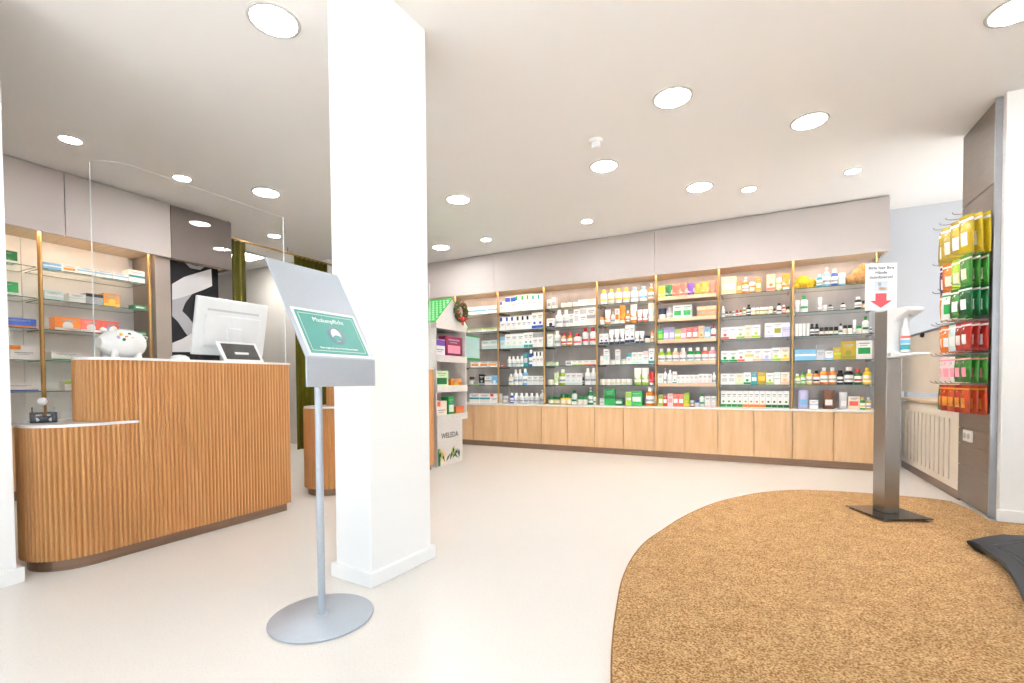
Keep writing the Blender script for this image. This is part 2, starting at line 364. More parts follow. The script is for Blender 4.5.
def make_product(kind, w, h, d, col, acc, style):
    """root mesh standing on z=0, front facing -Y; parts as children"""
    body = cm(col); ac = cm(acc)
    parts = []
    if kind in ('box', 'flat'):
        root = MB().box(-w/2, w/2, -d/2, d/2, 0, h)
        y = -d/2-.0007; p = MB()
        if style == 0: p.box(-w/2, w/2, y, -d/2, h*.03, h*.20)
        elif style == 1: p.box(-w/2, w/2, y, -d/2, h*.68, h*.97)
        elif style == 2: p.box(-w*.38, w*.38, y, -d/2, h*.28, h*.62)
        elif style == 3: p.box(-w/2, -w*.12, y, -d/2, h*.7, h*.97)
        else: p.box(-w/2, w/2, y, -d/2, h*.4, h*.58)
        parts.append(('print_band', p, ac))
        t = MB(); zt = {0:.75, 1:.45, 2:.82, 3:.45, 4:.78}[style]
        t.box(-w*.34, w*.34, y, -d/2, h*zt, h*(zt+.06)); t.box(-w*.25, w*.2, y, -d/2, h*(zt-.1), h*(zt-.06))
        parts.append(('lettering', t, INK if col != 'black' else cm('white')))
        if style == 0 and h > .1:
            parts.append(('emblem', disc(w*.22, .0007).xf(Matrix.Translation((0, -d/2, h*.36)) @ Matrix.Rotation(PI/2, 4, 'X')), ac))
    elif kind in ('bottle', 'pump', 'vial'):
        r = w/2; sy = min(1, d/w)
        hb = h*(.78 if kind != 'pump' else .74)
        root = MB().lathe([(r*.9, 0), (r, h*.02), (r, hb*.84), (r*.86, hb*.93), (r*.45, hb), (r*.42, hb*1.02)], 16, sy=sy)
        rc = r*(.5 if kind != 'vial' else .62)
        if kind == 'pump':
            c = MB().lathe([(rc*.9, hb), (rc*.9, hb+h*.06), (rc*.3, hb+h*.07), (rc*.3, h*.93), (rc*.8, h*.94), (rc*.8, h), (.0005, h)], 12)
            c.box(-rc*.3, rc*.3, -r*1.1, 0, h*.945, h*.985)
            parts.append(('pump_head', c, ac))
        else:
            parts.append(('cap', MB().lathe([(rc, hb), (rc, h*.985), (rc*.9, h), (.0005, h)], 14), ac))
        b = MB().lathe([(r*1.012, hb*.18), (r*1.012, hb*.70)], 10, sy=sy, a0=-PI*.92, a1=-PI*.08)
        parts.append(('label', b, cm('white') if col != 'white' else mat('label paper', 'e3e6e6', .5, noise=(30, 'dadfe0', .4, .6))))
        b2 = MB().lathe([(r*1.02, hb*.3), (r*1.02, hb*.46)], 8, sy=sy, a0=-PI*.85, a1=-PI*.15)
        parts.append(('label_print', b2, ac if acc != 'white' else INK))
    elif kind == 'tube':
        hc = h*.16; r = w/2
        root = MB().loft([ellip(r*.86, r*.62, hc), ellip(r*.92, r*.6, hc+h*.05), ellip(r*.97, r*.4, h*.6), ellip(r, r*.12, h*.95), ellip(r, .002, h)])
        parts.append(('cap', MB().lathe([(r*.80, 0), (r*.84, hc*.2), (r*.82, hc), (.0005, hc)], 14, sy=.75), cm('white') if col != 'white' else ac))
        p = MB().loft([ellip(r*.945, r*.545, h*.32), ellip(r*.985, r*.36, h*.64)], cap=False)
        parts.append(('label', p, ac if acc != col else cm('cream')))
    elif kind == 'jar':
        r = w/2
        root = MB().lathe([(r*.93, 0), (r, h*.05), (r, h*.6), (r*.9, h*.66)], 18)
        parts.append(('lid', MB().lathe([(r*.99, h*.64), (r*.99, h*.97), (r*.93, h), (.0005, h)], 18), ac))
        parts.append(('label', MB().lathe([(r*1.012, h*.14), (r*1.012, h*.5)], 10, a0=-PI*.9, a1=-PI*.1), cm('cream') if col != 'cream' else ac))
    else:   # pouch
        root = MB().loft([[(x*w/2*a, y*d/2*b, z*h) for x, y in ((-1,-.3),(-.6,-1),(.6,-1),(1,-.3),(1,.3),(.6,1),(-.6,1),(-1,.3))]
                          for a, b, z in ((.9,.9,0),(1,1,.06),(.98,.95,.4),(.95,.55,.75),(.96,.1,.93),(.97,.06,1))])
        parts.append(('label', MB().box(-w*.3, w*.3, -d/2-.002, -d/2*.9, h*.2, h*.5), ac))
    return root, parts, body
CACHE = {}
def product(kind, w, h, d, col, acc, style):
    key = (kind, w, h, d, col, acc, style)
    if key not in CACHE:
        root, parts, body = make_product(*key)
        CACHE[key] = (root.mesh(ONAME[kind], body), [(n_, p.mesh(n_, m_)) for n_, p, m_ in parts])
    me, ps = CACHE[key]
    o = bpy.data.objects.new(ONAME[kind], me); C.objects.link(o)
    for n_, pm in ps:
        c = bpy.data.objects.new(n_, pm); C.objects.link(c); c.parent = o
    return o
def words(kind, col, acc):
    a = WORD.get(col, col); b = WORD.get(acc, acc)
    if kind in ('box', 'flat'): return a+' '+NOUN[kind]+' with '+b+' print'
    if kind == 'pouch': return a+' '+NOUN[kind]+' with '+b+' label'
    return a+' '+NOUN[kind]+' with '+b+(' lid' if kind == 'jar' else ' pump' if kind == 'pump' else ' label' if kind == 'tube' else ' cap')
def parse(spec):
    out = []
    for tok in spec.split(','):
        tok = tok.strip()
        if tok.startswith('gap'): out.append(('gap', float(tok[3:])/100)); continue
        k, c, dims = tok.split(':')
        cnt = 1
        if '*' in dims: dims, q = dims.split('*'); cnt = int(q)
        st = 0
        if '/' in dims: dims, q = dims.split('/'); st = int(q)
        ww, hh = [float(v)/100 for v in dims.split('x')]
        col, acc = c.split('-')
        out.append((k, col, acc, ww, hh, cnt, st))
    return out
def fill_shelf(spec, width, place, where, groupwhere, hmax):
    items = parse(spec)
    tot = sum(i[1] if i[0] == 'gap' else i[3]*i[5] for i in items)
    cntn = sum(0 if i[0] == 'gap' else i[5] for i in items)
    k = min(1.25, (width-.004*cntn)/tot); gap = min(.025, max(.003, (width-tot*k)/(cntn+1)))
    # look-alike sets on this shelf
    heights = {}
    for i in items:
        if i[0] != 'gap': heights.setdefault(i[:3], set()).add(round(i[4], 3))
    x = gap + max(0, (width-tot*k-gap*(cntn+1))/2)
    for i in items:
        if i[0] == 'gap': x += i[1]*k; continue
        kind, col, acc, w_, h_, cnt, st = i
        hs = sorted(heights[i[:3]]); pre = ''
        if len(hs) > 1:
            j = hs.index(round(h_, 3)); pre = 'short ' if j == 0 else 'tall ' if j == len(hs)-1 else ('mid-height ' if len(hs) == 3 else ['', 'lowish ', 'medium ', 'tallish '][min(j, 3)])
        lab = pre+words(kind, col, acc)+', '+where
        for q in range(cnt):
            w2 = round(w_*k, 4); h2 = min(h_*1.08, hmax)
            d_ = w2 if kind in ('jar', 'pump', 'vial') else min(w2, .06)
            if kind == 'bottle': d_ = w2*.8
            if kind == 'flat': d_ = .12
            if kind == 'tube': d_ = w2*.66
            o = product(kind, w2, round(h2, 4), round(d_, 4), col, acc, st)
            tag(o, lab, CAT[kind], pre+words(kind, col, acc).split(' with')[0]+'s, '+groupwhere)
            place(o, x+w2/2, d_)
            x += w2+gap
shelfname = ['top shelf', 'second shelf down', 'third shelf down', 'fourth shelf down', 'lowest glass shelf', 'white worktop']
bayname = {7:'bay beside radiator cover', 6:'second bay from radiator cover', 5:'wooden tray bay', 4:'fourth bay from radiator cover', 3:'fifth bay from radiator cover', 2:'sixth bay from radiator cover', 1:'bay behind cardboard display'}
SH = {
 1: ['gap18,flat:white-sky:17x11/4*3', 'gap18,flat:white-lime:25x5/1*2', 'gap42,box:paleteal-white:13x12/4*2', 'gap22,box:white-orange:15x8/2*3', 'gap18,jar:grey-black:8x12,box:grey-lime:9x6,box:black-grey:9x15,box:white-grey:11x12/4,box:sky-white:10x13', 'gap20,flat:white-teal:18x13/4*2,flat:white-red:14x13/3'],
 2: ['box:white-blue:8x15/3,box:white-blue:8x20/1*2,box:white-green:8x21/3*3,box:white-teal:8x20/3*2', 'box:white-blue:8x18/3*3,box:white-navy:7x18/3*3,box:white-blue:8x21/0*2', 'box:paleteal-sky:8x16/1,box:white-paleteal:10x19/0*3,box:white-teal:7x20/0*2,box:white-grey:8x19/1*2', 'box:rust-white:5x4/2,gap6,bottle:white-white:7x14*4,box:teal-white:8x18/2,bottle:blue-white:7x22,box:white-navy:6x19/3*3', 'gap12,bottle:cream-white:7x15,bottle:white-white:7x21*2,bottle:sky-white:8x22,box:white-silver:8x12/4*3', 'jar:grey-silver:7x10,gap3,bottle:blue-white:5x14,bottle:white-white:6x14*5,pump:white-white:6x18'],
 3: ['box:white-grey:5x12/2,box:white-grey:5x14/2,gap4,jar:white-white:6x6*3,box:white-silver:9x8/4*2', 'box:white-navy:11x12/0,bottle:white-white:9x22*2,box:white-grey:6x16/2,box:white-silver:7x21/2,box:white-silver:9x22/1,box:white-grey:11x24/4', 'box:white-paleteal:7x16/0,bottle:white-white:7x20,bottle:tan-red:6x17,bottle:amber-red:6x17,bottle:white-red:9x15,bottle:white-red:7x23*2', 'box:palegreen-white:6x5/4*2,gap10,box:white-grey:7x6/2,box:white-lime:6x6/0*2,box:white-coral:7x6/0*2', 'jar:palegreen-white:9x7,tube:palegreen-lime:6x16,bottle:lime-white:9x20,box:white-paleteal:7x15/0*3,vial:black-black:2.4x10,bottle:white-white:7x21*2', 'jar:lime-dkgreen:8x10*2,jar:yellow-dkgreen:7x13*2,bottle:white-dkgreen:7x18,jar:white-green:6x10*2,pump:green-white:7x23,vial:white-green:4x13'],
 4: ['bottle:white-yellow:7x18*4,bottle:white-sky:8x18*2,pump:orange-white:6x20', 'jar:white-orange:6x9,tube:white-orange:7x18,pump:white-white:5x15,box:white-orange:5x18/2,tube:orange-yellow:7x22,bottle:orange-white:5x15,tube:white-amber:8x22,tube:white-coral:6x15*2,tube:cream-sky:7x22', 'box:white-navy:6x13/0*2,tube:white-navy:7x18*3,box:white-navy:6x23/0*2,tube:white-navy:6x14*2,jar:white-navy:7x8,bottle:peach-orange:5x14', 'jar:white-white:5x11,box:white-paleteal:7x19/2,jar:white-silver:8x6,box:white-silver:6x18/2,jar:white-silver:8x6,box:white-teal:6x13/1,box:white-paleteal:7x14/0*2,box:white-palepink:6x15/1,box:white-teal:7x18/0', 'jar:white-white:6x7*6,gap2,tube:white-lime:8x20*2,tube:red-pink:6x15', 'box:white-silver:5x8/2,box:green-dkgreen:12x20/4,box:dkgreen-white:9x8/2,gap3,box:lime-white:6x16/4,box:green-white:12x17/2,gap3,bottle:orange-white:10x22'],
 5: ['tube:yellow-cream:8x15,tube:dkgreen-white:8x16,tube:coral-peach:8x15,tube:coral-white:8x16,tube:violet-white:8x16,tube:olive-lime:7x14,tube:orange-peach:8x16,tube:coral-orange:8x16', 'jar:navy-navy:8x14,bottle:silver-silver:7x15,box:white-green:9x16/2*2,gap5,box:kraft-peach:9x13/1*2', 'box:green-lime:6x14/2,box:lilac-white:6x16/2*2,box:lime-white:6x14/4,box:pink-white:6x14/2,box:coral-white:6x15/2*2,box:peach-orange:6x16/0,box:sky-white:6x14/2,pump:white-red:6x17', 'bottle:lime-white:7.5x17*2,bottle:peach-white:7.5x17,bottle:palepink-white:7.5x17,bottle:green-white:7.5x17*2,bottle:coral-white:7.5x17,bottle:pink-white:7.5x17', 'box:white-paleteal:7x13/0,pump:white-white:4x19,bottle:white-silver:7x17,box:white-teal:5x15/0,box:white-paleteal:5x11/0*5,box:white-palepink:5x12/0*3,bottle:white-white:5x14', 'box:lime-white:5x13/2,box:red-white:5x13/2,box:palepink-pink:6x15/2,box:coral-white:6x14/2*2,box:lime-yellow:6x16/0,jar:navy-white:5x7,jar:white-blue:5x7,bottle:white-green:6x15,box:white-palepink:6x12/0*2'],
 6: ['box:peach-palepink:15x19/2,box:orange-peach:5x13/2,pump:orange-white:7x17,jar:orange-white:6x11,box:orange-cream:5x15/2,gap5,box:peach-coral:8x17/0,jar:lime-white:6x13,tube:orange-white:7x17', 'vial:white-white:4x12,vial:brown-black:3.6x6*2,vial:brown-white:3.6x6,vial:brown-red:3.6x7*2,vial:olive-white:4x9,vial:black-black:5x12,jar:olive-white:4.4x8*5,vial:brown-black:3.6x6,vial:white-black:5x11,vial:red-white:4x9,jar:olive-black:4x7', 'box:white-coral:8x13/0,box:white-palepink:7x13/0,box:white-lime:8x13/0,box:cream-peach:7x14/0,box:white-lime:8x14/0,gap4,box:white-lavender:8x15/0,box:white-olive:8x15/2,box:lavender-white:7x15/1', 'box:white-green:8x12/0*2,box:white-coral:7x13/0,box:white-yellow:8x13/4,box:white-peach:8x13/0,box:white-lavender:9x13/0,box:white-lime:8x14/0,box:cream-yellow:8x14/0', 'box:white-silver:7x12/2*2,box:cream-palegreen:8x12/0,box:white-green:7x13/0,box:teal-white:6x13/2,box:mustard-yellow:8x14/2,box:white-lime:7x12/0,box:white-paleteal:6x13/1,box:cream-peach:8x13/0', 'box:white-green:5.5x18/0*4,box:white-orange:5.5x18/0*4,box:white-dkgreen:5.5x18/0*4'],
 7: ['gap19,gap3,bottle:teal-white:6x13,pump:sky-white:8x19,bottle:blue-white:7x17,jar:sky-white:7x12,gap26', 'tube:white-silver:3.5x13,bottle:white-green:6x17,gap7,tube:white-grey:3x14,jar:white-white:3.5x6,vial:grey-black:4x6,gap5,vial:white-black:3.6x7,gap6,vial:black-white:5x12,jar:amber-black:5x8,gap2', 'tube:white-white:4x13*4,vial:black-black:5x12*2,jar:black-black:5x8*4,vial:white-black:4x11,jar:white-black:5x9*2,tube:white-grey:3.5x14,jar:white-green:6x8,bottle:white-dkgreen:7x17,vial:black-white:3x6', 'flat:sky-white:19x11/4,box:silver-grey:7x15/1,box:white-sky:7x9/0,box:mustard-lime:6x12/4,box:mustard-olive:12x18/0,box:white-green:13x18/2', 'bottle:lime-white:4.5x11,bottle:lime-green:4x13,bottle:yellow-white:5x15,bottle:orange-black:5x14,bottle:orange-white:6x17*2,vial:black-black:5x14,vial:black-white:7x17,bottle:dkgreen-red:6x15,bottle:yellow-yellow:6x16', 'gap4,pouch:lavender-sky:11x19,box:white-lavender:9x9/4,gap4,pouch:brown-white:12x19,gap4,pouch:silver-white:8x17,box:cream-coral:11x13/2,bottle:green-yellow:5x12,bottle:mustard-white:5x12'],
}
for bay, rows in SH.items():
    x0 = BX[bay]+.022; width = BX[bay+1]-BX[bay]-.044
    for li, spec in enumerate(rows):
        z = SHZ[li] if li < 5 else WT
        yf = (YF-.028 if bay == 5 else YF+.012) if li < 5 else 6.13
        def place(o, dx, dd, x0=x0, z=z, yf=yf):
            o.location = (x0+dx, yf+dd/2+random.uniform(.0, .012), z+.0006)
        sn = shelfname[li].replace('shelf', 'tray') if bay == 5 and li < 4 else ('lowest tray' if bay == 5 and li == 4 else shelfname[li])
        fill_shelf(spec, width, place, sn+', '+bayname[bay], sn+', '+bayname[bay], .236)

# natural sponges / plush at the top of the end bay
def blob(name, col, parts_col, loc, s, label, cat, seed):
    rnd = random.Random(seed); t = empty(name, loc); tag(t, label, cat)
    def lump(nm, c, r, m_):
        rings = []
        for j in range(9):
            ph = PI*j/8; rings.append([(c[0]+r*(1+.07*rnd.uniform(-1,1))*math.sin(ph)*math.cos(2*PI*i/12), c[1]+r*.8*(1+.07*rnd.uniform(-1,1))*math.sin(ph)*math.sin(2*PI*i/12), c[2]-r*math.cos(ph)) for i in range(12)])
        MB().loft(rings, cap=False).build(nm, m_, t)
    return t, lump
FUZZ1 = mat('yellow plush', 'dbb32c', .95, noise=(60, 'c49a1e', .35, .65), bump=(120, .8, .004))
FUZZ2 = mat('tan sponge', 'c79b6a', .95, noise=(50, 'a97d4e', .35, .65), bump=(90, 1, .006))
t, lump = blob('plush_toy', None, None, (.475, 6.2, SHZ[0]+.001), 1, 'yellow plush toy lying on top shelf, bay beside radiator cover', 'toy', 3)
lump('body', (0, 0, .075), .075, FUZZ1); lump('head', (.08, -.01, .055), .055, FUZZ1); lump('paw', (-.06, -.06, .03), .03, FUZZ1)
t, lump = blob('natural_sponge', None, None, (1.0, 6.2, SHZ[0]+.001), 1, 'pile-shaped tan natural sponge on top shelf above hygiene notice', 'sponge', 4)
lump('lobe', (0, 0, .09), .09, FUZZ2); lump('lobe', (-.08, -.01, .055), .055, FUZZ2); lump('lobe', (.03, -.02, .16), .06, FUZZ2)

# ------------------------------------------------------------------ till-side shelving (left)
LX = -5.43; LY = [.95, 1.785, 2.605]; LXB = -5.83
lr = empty('till_shelving_rack', (-5.6, 1.8, 0)); tag(lr, 'brass-post glass shelving with white back behind the till counter', 'shelving')
def lb(mb, name, m): return mb.xf(Matrix.Translation((5.6, -1.8, 0))).build(name, m, lr)
for y in LY: lb(MB().lathe([(.016, WT), (.016, SZ+.02)], 12, (LX, y, 0)), 'upright', GOLD)
for i in range(2):
    lb(MB().box(LXB, LXB+.02, LY[i]+.002, LY[i+1]-.002, WT, SZ+.02), 'back_panel', BACKW)
    for z in SHZ:
        g = MB().box(LXB+.025, LX-.012, LY[i]+.02, LY[i+1]-.02, z-.008, z)
        for k in range(2, 6): g.m[k] = 1
        lb(g, 'glass_shelf', [GL, GLE])
lb(MB().box(LXB, -5.40, 2.645, 2.66, WT+.002, SZ+.02), 'side_panel', mat('greige side', 'a79a8e', .3, noise=(2, 'a1948a', .4, .6)))
lb(MB().box(-5.43, -5.40, 2.66, 2.785, WT+.002, SZ+.02), 'front_return', MATS['greige side'])
led = MB().box(-5.385, -5.363, .4, 2.6, SZ+.010, SZ+.019).build('led_strip', LEDM)
tag(led, 'slim warm light strip under the till-side soffit', 'light strip')
lw = MB().box(-5.85, -5.33, .3, 2.64, WT-.022, WT).build('worktop', TOPW, bevel=.003); tag(lw, 'white worktop below the till-side glass shelves', 'worktop')
for i, y in enumerate((.72, 1.46, 2.2)):
    c = empty('base_cabinet', (-5.6, y, 0), PI/2)
    tag(c, 'light oak base cabinet under till-side shelves, '+('beside the entrance wall', 'middle of three', 'nearest the black and white poster')[i], 'cabinet', 'oak cabinets behind the till')
    MB().box(-.37, .37, -.235, .22, .075, WT-.022).build('carcass', OAK, c)
    for a, b in ((-.37, 0), (0, .37)): MB().box(a+.002, b-.002, -.255, -.236, .078, WT-.026).build('door', OAK, c, bevel=.0015)
    MB().box(-.37, .37, -.24, -.22, 0, .075).build('plinth', BRONZE, c)
LSH = {0: ['gap42,flat:dkgreen-white:22x9/0,gap10', 'gap42,flat:green-white:22x10/0,gap10', 'gap40,flat:sky-white:10x11/4,flat:blue-orange:20x7/0', 'gap40,flat:white-orange:15x11/3*2', 'gap38,flat:orange-white:5x8/2,flat:white-blue:22x6/0'],
       1: ['flat:sky-white:12x5/4,flat:white-orange:11x5/2,flat:white-sky:13x6/4*3,flat:white-teal:14x11/4', 'flat:paleteal-white:11x7/4,gap3,flat:white-paleteal:10x7/4,flat:grey-black:11x9/1,flat:amber-yellow:11x11/0,gap10,flat:green-white:8x4/2', 'gap6,flat:orange-white:16x11/0,flat:coral-white:14x11/0,flat:coral-sky:12x11/0,gap12,flat:green-white:9x4/4', 'gap3,flat:white-green:17x7/0,gap14,box:lavender-white:10x15/2,gap20', 'gap8,flat:white-lime:20x8/1,gap30']}
for i, rows in LSH.items():
    y0 = LY[i]+.025; width = LY[i+1]-LY[i]-.05
    for li, spec in enumerate(rows):
        z = SHZ[li]
        def place(o, dx, dd, y0=y0, z=z):
            o.rotation_euler.z = PI/2; o.location = (LX-.02-dd/2, y0+dx, z+.0006)
        wh = shelfname[li]+', till shelves '+('by entrance wall' if i == 0 else 'by black poster')
        fill_shelf(spec, width, place, wh, wh, .2)

# black and white poster wall + end panel + curtains
po = empty('ribbon_poster', (-5.5, 3.1, 1.2)); tag(po, 'dark poster with white swirling ribbon behind the monitor', 'poster')
MB().box(-.02, 0, -.37, .24, -1.2, SZ+.02-1.2).build('board', DARKP, po)
RIBW = mat('ribbon white', 'e9e8ea', .5, noise=(3, 'dcdbde', .3, .7)); RIBG = mat('ribbon grey', 'bcbcc2', .5, noise=(3, 'a8a8b0', .3, .7))
def poly3(name, pts2, m_, x):       # (y, z) polygon, thin, in poster space
    n_ = len(pts2)
    MB().add([(x, y, z) for y, z in pts2]+[(x-.002, y, z) for y, z in pts2], [tuple(range(n_)), tuple(range(2*n_-1, n_-1, -1))]+[(i, n_+i, n_+(i+1) % n_, (i+1) % n_) for i in range(n_)]).build(name, m_, po)
def pxy(x, y, X=-5.5):              # photo pixel on the poster plane -> (y, z) relative to the poster root
    d = rt*((x-512)/FPX)+up*((CYPX-y)/FPX)+fw; t_ = X/d.x
    return (t_*d.y-3.1, CAMH+t_*d.z-1.2)
poly3('ribbon', [pxy(*q) for q in ((172,300),(172,284),(184,277),(197,273),(211,269),(212,286),(203,290),(192,294),(183,297))], RIBW, .003)
poly3('ribbon', [pxy(*q) for q in ((172,300),(183,297),(192,294),(185,303),(182,311),(188,317),(194,325),(196,333),(190,339),(184,331),(178,322),(172,316))], RIBG, .0045)
poly3('ribbon', [pxy(*q) for q in ((172,352),(172,343),(182,339),(192,333),(200,326),(206,340),(200,352))], RIBW, .0055)
poly3('ribbon', [pxy(*q) for q in ((184,262),(196,266),(206,266),(200,270),(190,268))], RIBG, .003)
rail = MB().tube([(-5.68, 3.42, 2.715), (-5.68, 5.7, 2.715)], .014)
rl = empty('curtain_rail', (-5.68, 3.42, 2.715)); tag(rl, 'thin brass curtain rail under the ceiling by the back room', 'curtain rail')
rail.xf(Matrix.Translation((5.68, -3.42, -2.715))).build('rod', GOLD, rl)
for y in (3.6, 4.4, 5.2): MB().tube([(0, y-3.42, 0), (0, y-3.42, H-2.715)], .006).build('hanger', GOLD, rl)
def curtain(y0, y1, label):
    pts_ = []; n_ = int((y1-y0)/.008)
    for i in range(n_+1):
        y = y0+(y1-y0)*i/n_; pts_.append((-5.68+.028*math.sin((y-y0)*2*PI/.075), y))
    cb = MB(); z0, z1 = .012, 2.70
    V_ = [(x, y, z0) for x, y in pts_]+[(x, y, z1) for x, y in pts_]; k = len(pts_)
    cb.add(V_, [(i, i+1, k+i+1, k+i) for i in range(k-1)], 0, True)
    o = cb.build('curtain', VELVET); sm = o.modifiers.new('thick', 'SOLIDIFY'); sm.thickness = .004
    tag(o, label, 'curtain', 'olive velvet curtains')
curtain(3.62, 3.78, 'narrow gathered olive velvet curtain beside the dark poster')
curtain(4.50, 5.06, 'wide gathered olive velvet curtain behind the silver notice stand')
pn = empty('ceiling_panel_light', (-6.53, 4.36, H)); tag(pn, 'square ceiling light panel in the back room', 'ceiling light')
MB().box(-.19, .19, -.19, .19, -.03, 0).build('frame', GPLA, pn); MB().box(-.165, .165, -.165, .165, -.034, -.03).build('diffuser', PANELM, pn)

# ------------------------------------------------------------------ fluted counters
FX = -3.062
def stadium(r, yc, y1, xf=FX, n=18):
    """front line from far end (xf, y1) to (xf, yc), round the near end, to the staff side"""
    pts_ = [(xf, y1), (xf, yc)]
    cx = xf-r
    for i in range(1, n+1):
        a = -PI*i/n; pts_.append((cx+r*math.cos(a), yc+r*math.sin(a)))
    pts_.append((xf-2*r, y1)); return pts_
def flutes(path, z0, z1, pitch=.022):
    """half round ribs along a polyline of (x, y)"""
    P = [Vector(q) for q in path]; L = [0]
    for a, b in zip(P[:-1], P[1:]): L.append(L[-1]+(b-a).length)
    def at(s):
        s = max(0, min(L[-1], s))
        for i in range(len(P)-1):
            if s <= L[i+1]+1e-9:
                t_ = (s-L[i])/max(1e-9, L[i+1]-L[i]); d = (P[i+1]-P[i]).normalized()
                return P[i].lerp(P[i+1], t_), Vector((-d.y, d.x))
    nf = max(1, round(L[-1]/pitch)); pr = []
    for i in range(nf):
        for q, dep in ((0, -.0095), (.09, -.0055), (.26, .002), (.5, .005), (.74, .002), (.91, -.0055)):
            p_, n_ = at((i+q)*L[-1]/nf); pr.append(p_-n_*-dep if False else p_+n_*dep)
    p_, n_ = at(L[-1]); pr.append(p_-n_*.004)
    k = len(pr); b = MB()
    b.add([(x, y, z0) for x, y in pr]+[(x, y, z1) for x, y in pr], [(i, i+1, k+i+1, k+i) for i in range(k-1)], 0, True)
    return b
def counter(label, near, length):
    c = empty('fluted_counter', (FX-.2, near, 0)); tag(c, label, 'counter', 'fluted oak till counters')
    T = Matrix.Translation((-(FX-.2), -near, 0))
    rl_, ru = .22, .2
    ycl, ycu, y1 = near+.22, near+.424, near+length
    low = stadium(rl_, ycl, ycu+.02); upp = stadium(ru, ycu, y1)
    def inset(path, d, cxr):  # simple shrink of the stadium
        r, yc, ye = cxr
        return [(x, y) for x, y in stadium(r-d, yc, ye-d, FX-d)]
    MB().prism(inset(low, .016, (rl_, ycl, ycu+.02))[::-1], .061, .728).xf(T).build('lower_body', OAKW, c)
    MB().prism(inset(upp, .016, (ru, ycu, y1))[::-1], .061, 1.078).xf(T).build('upper_body', OAKW, c)
    MB().prism(stadium(rl_, ycl, ycu-.0)[::-1], .731, .745).xf(T).build('lower_top', TOPW, c)
    MB().prism(stadium(ru+.004, ycu, y1+.004, FX+.004)[::-1], 1.079, 1.093).xf(T).build('upper_top', TOPW, c)
    lp = stadium(rl_, ycl, ycu); lp = lp[:-1]
    # ribs: lower wrap, straight front under the raised part, upper wrap
    f1 = flutes(lp, .06, .731); f1.xf(T).build('lower_ribs', OAKW, c)['kind'] = 'stuff'
    f2 = flutes([(FX, y1), (FX, ycu)], .06, 1.079); f2.xf(T).build('front_ribs', OAKW, c)['kind'] = 'stuff'
    up_ = stadium(ru, ycu, y1)[1:-1]
    f3 = flutes(up_, .746, 1.079); f3.xf(T).build('upper_ribs', OAKW, c)['kind'] = 'stuff'
    pb = MB().prism([(x, y) for x, y in stadium(rl_-.024, ycl, y1-.024, FX-.024)][::-1], 0, .06, smooth=False).xf(T).build('plinth', BRONZE, c)
    for z in (.2, .42, .62):
        MB().box(-.66+.2, -.2, .45, length-.02, z-.01, z+.01).xf(Matrix.Translation((0, 0, 0))).build('shelf', OAKL, c)
    return c
counter('rib-fronted oak till counter with monitor and piggy bank', .978, 1.392)
counter('rib-fronted oak counter between pillar and cardboard display', 2.73, 1.41)
def screen(near, y1, z1, label):
    t = empty('acrylic_screen', (FX-.2, near, 1.0935)); tag(t, label, 'screen guard')
    path = stadium(.165, near+.47, y1, FX-.035, 36)[:19]
    k = len(path); pr = [(x-(FX-.2), y-near) for x, y in path]
    b = MB(); b.add([(x, y, 0) for x, y in pr]+[(x, y, z1-1.0935) for x, y in pr], [(k+i, k+i+1, i+1, i) for i in range(k-1)], 0, False)
    o = b.build('sheet', PLEX, t)
    e = MB(); e.tube([(x, y, z1-1.0935) for x, y in pr], .001, 5); e.build('top_edge', PLEX if False else PLEXE, t)
    e = MB(); e.box(pr[0][0]-.003, pr[0][0]+.003, pr[0][1]-.002, pr[0][1]+.004, 0, z1-1.0935); e.build('side_edge', PLEXE, t)
    MB().box(pr[-1][0]-.002, pr[-1][0]+.002, pr[-1][1]-.0015, pr[-1][1]+.0015, 0, z1-1.0935).build('side_edge', PLEXE, t)
screen(.978, 2.365, 2.165, 'tall curved clear acrylic screen on the till counter')
screen(2.73, 4.13, 2.0, 'clear acrylic screen on the counter behind the pillar')

# things on the till counter
CT = 1.0935
pg = empty('piggy_bank', (-3.39, 1.475, CT), math.radians(-85)); tag(pg, 'white china piggy bank with painted flowers on till counter', 'piggy bank')
CHINA = mat('white china', 'f1efec', .15, noise=(4, 'ecebe7', .4, .6))
rings = []
for u_, r_ in ((-.115,.012),(-.11,.045),(-.09,.072),(-.045,.088),(.01,.091),(.055,.084),(.085,.068),(.105,.048),(.118,.036),(.122,.034)):
    rings.append([(u_, r_*math.cos(2*PI*i/18), .098+r_*.95*math.sin(2*PI*i/18)) for i in range(18)])
MB().loft(rings).build('body', CHINA, pg)
for sx in (-.06, .06):
    for sy in (-.04, .04): MB().lathe([(.02, 0), (.024, .008), (.02, .03), (.026, .06)], 12, (sx, sy, 0)).build('foot', CHINA, pg)
for sy in (-1, 1):
    MB().loft([ellip(.022, .008, 0, 8), ellip(.018, .008, .02, 8), ellip(.004, .003, .03, 8)]).xf(Matrix.Translation((.07, sy*.042, .165)) @ Matrix.Rotation(sy*-.5, 4, 'X')).build('ear', CHINA, pg)
MB().tube([(-.112, 0, .12), (-.13, .01, .13), (-.128, .02, .145), (-.12, .008, .15)], .005, 6).build('tail', CHINA, pg)
for k, (a, zz, cc) in enumerate(((.02,.13,'coral'),(.045,.145,'yellow'),(.0,.15,'dkgreen'),(.035,.115,'dkgreen'),(.062,.128,'lilac'),(-.01,.125,'yellow'))):
    ysurf = .083*math.sqrt(max(.05, 1-((zz-.105)/.081)**2))
    MB().lathe([(.0005,.0), (.007, .002), (.011, 0)], 6).xf(Matrix.Translation((a, ysurf+.002, zz)) @ Matrix.Rotation(-PI/2, 4, 'X')).build('painted_flower', cm(cc), pg)
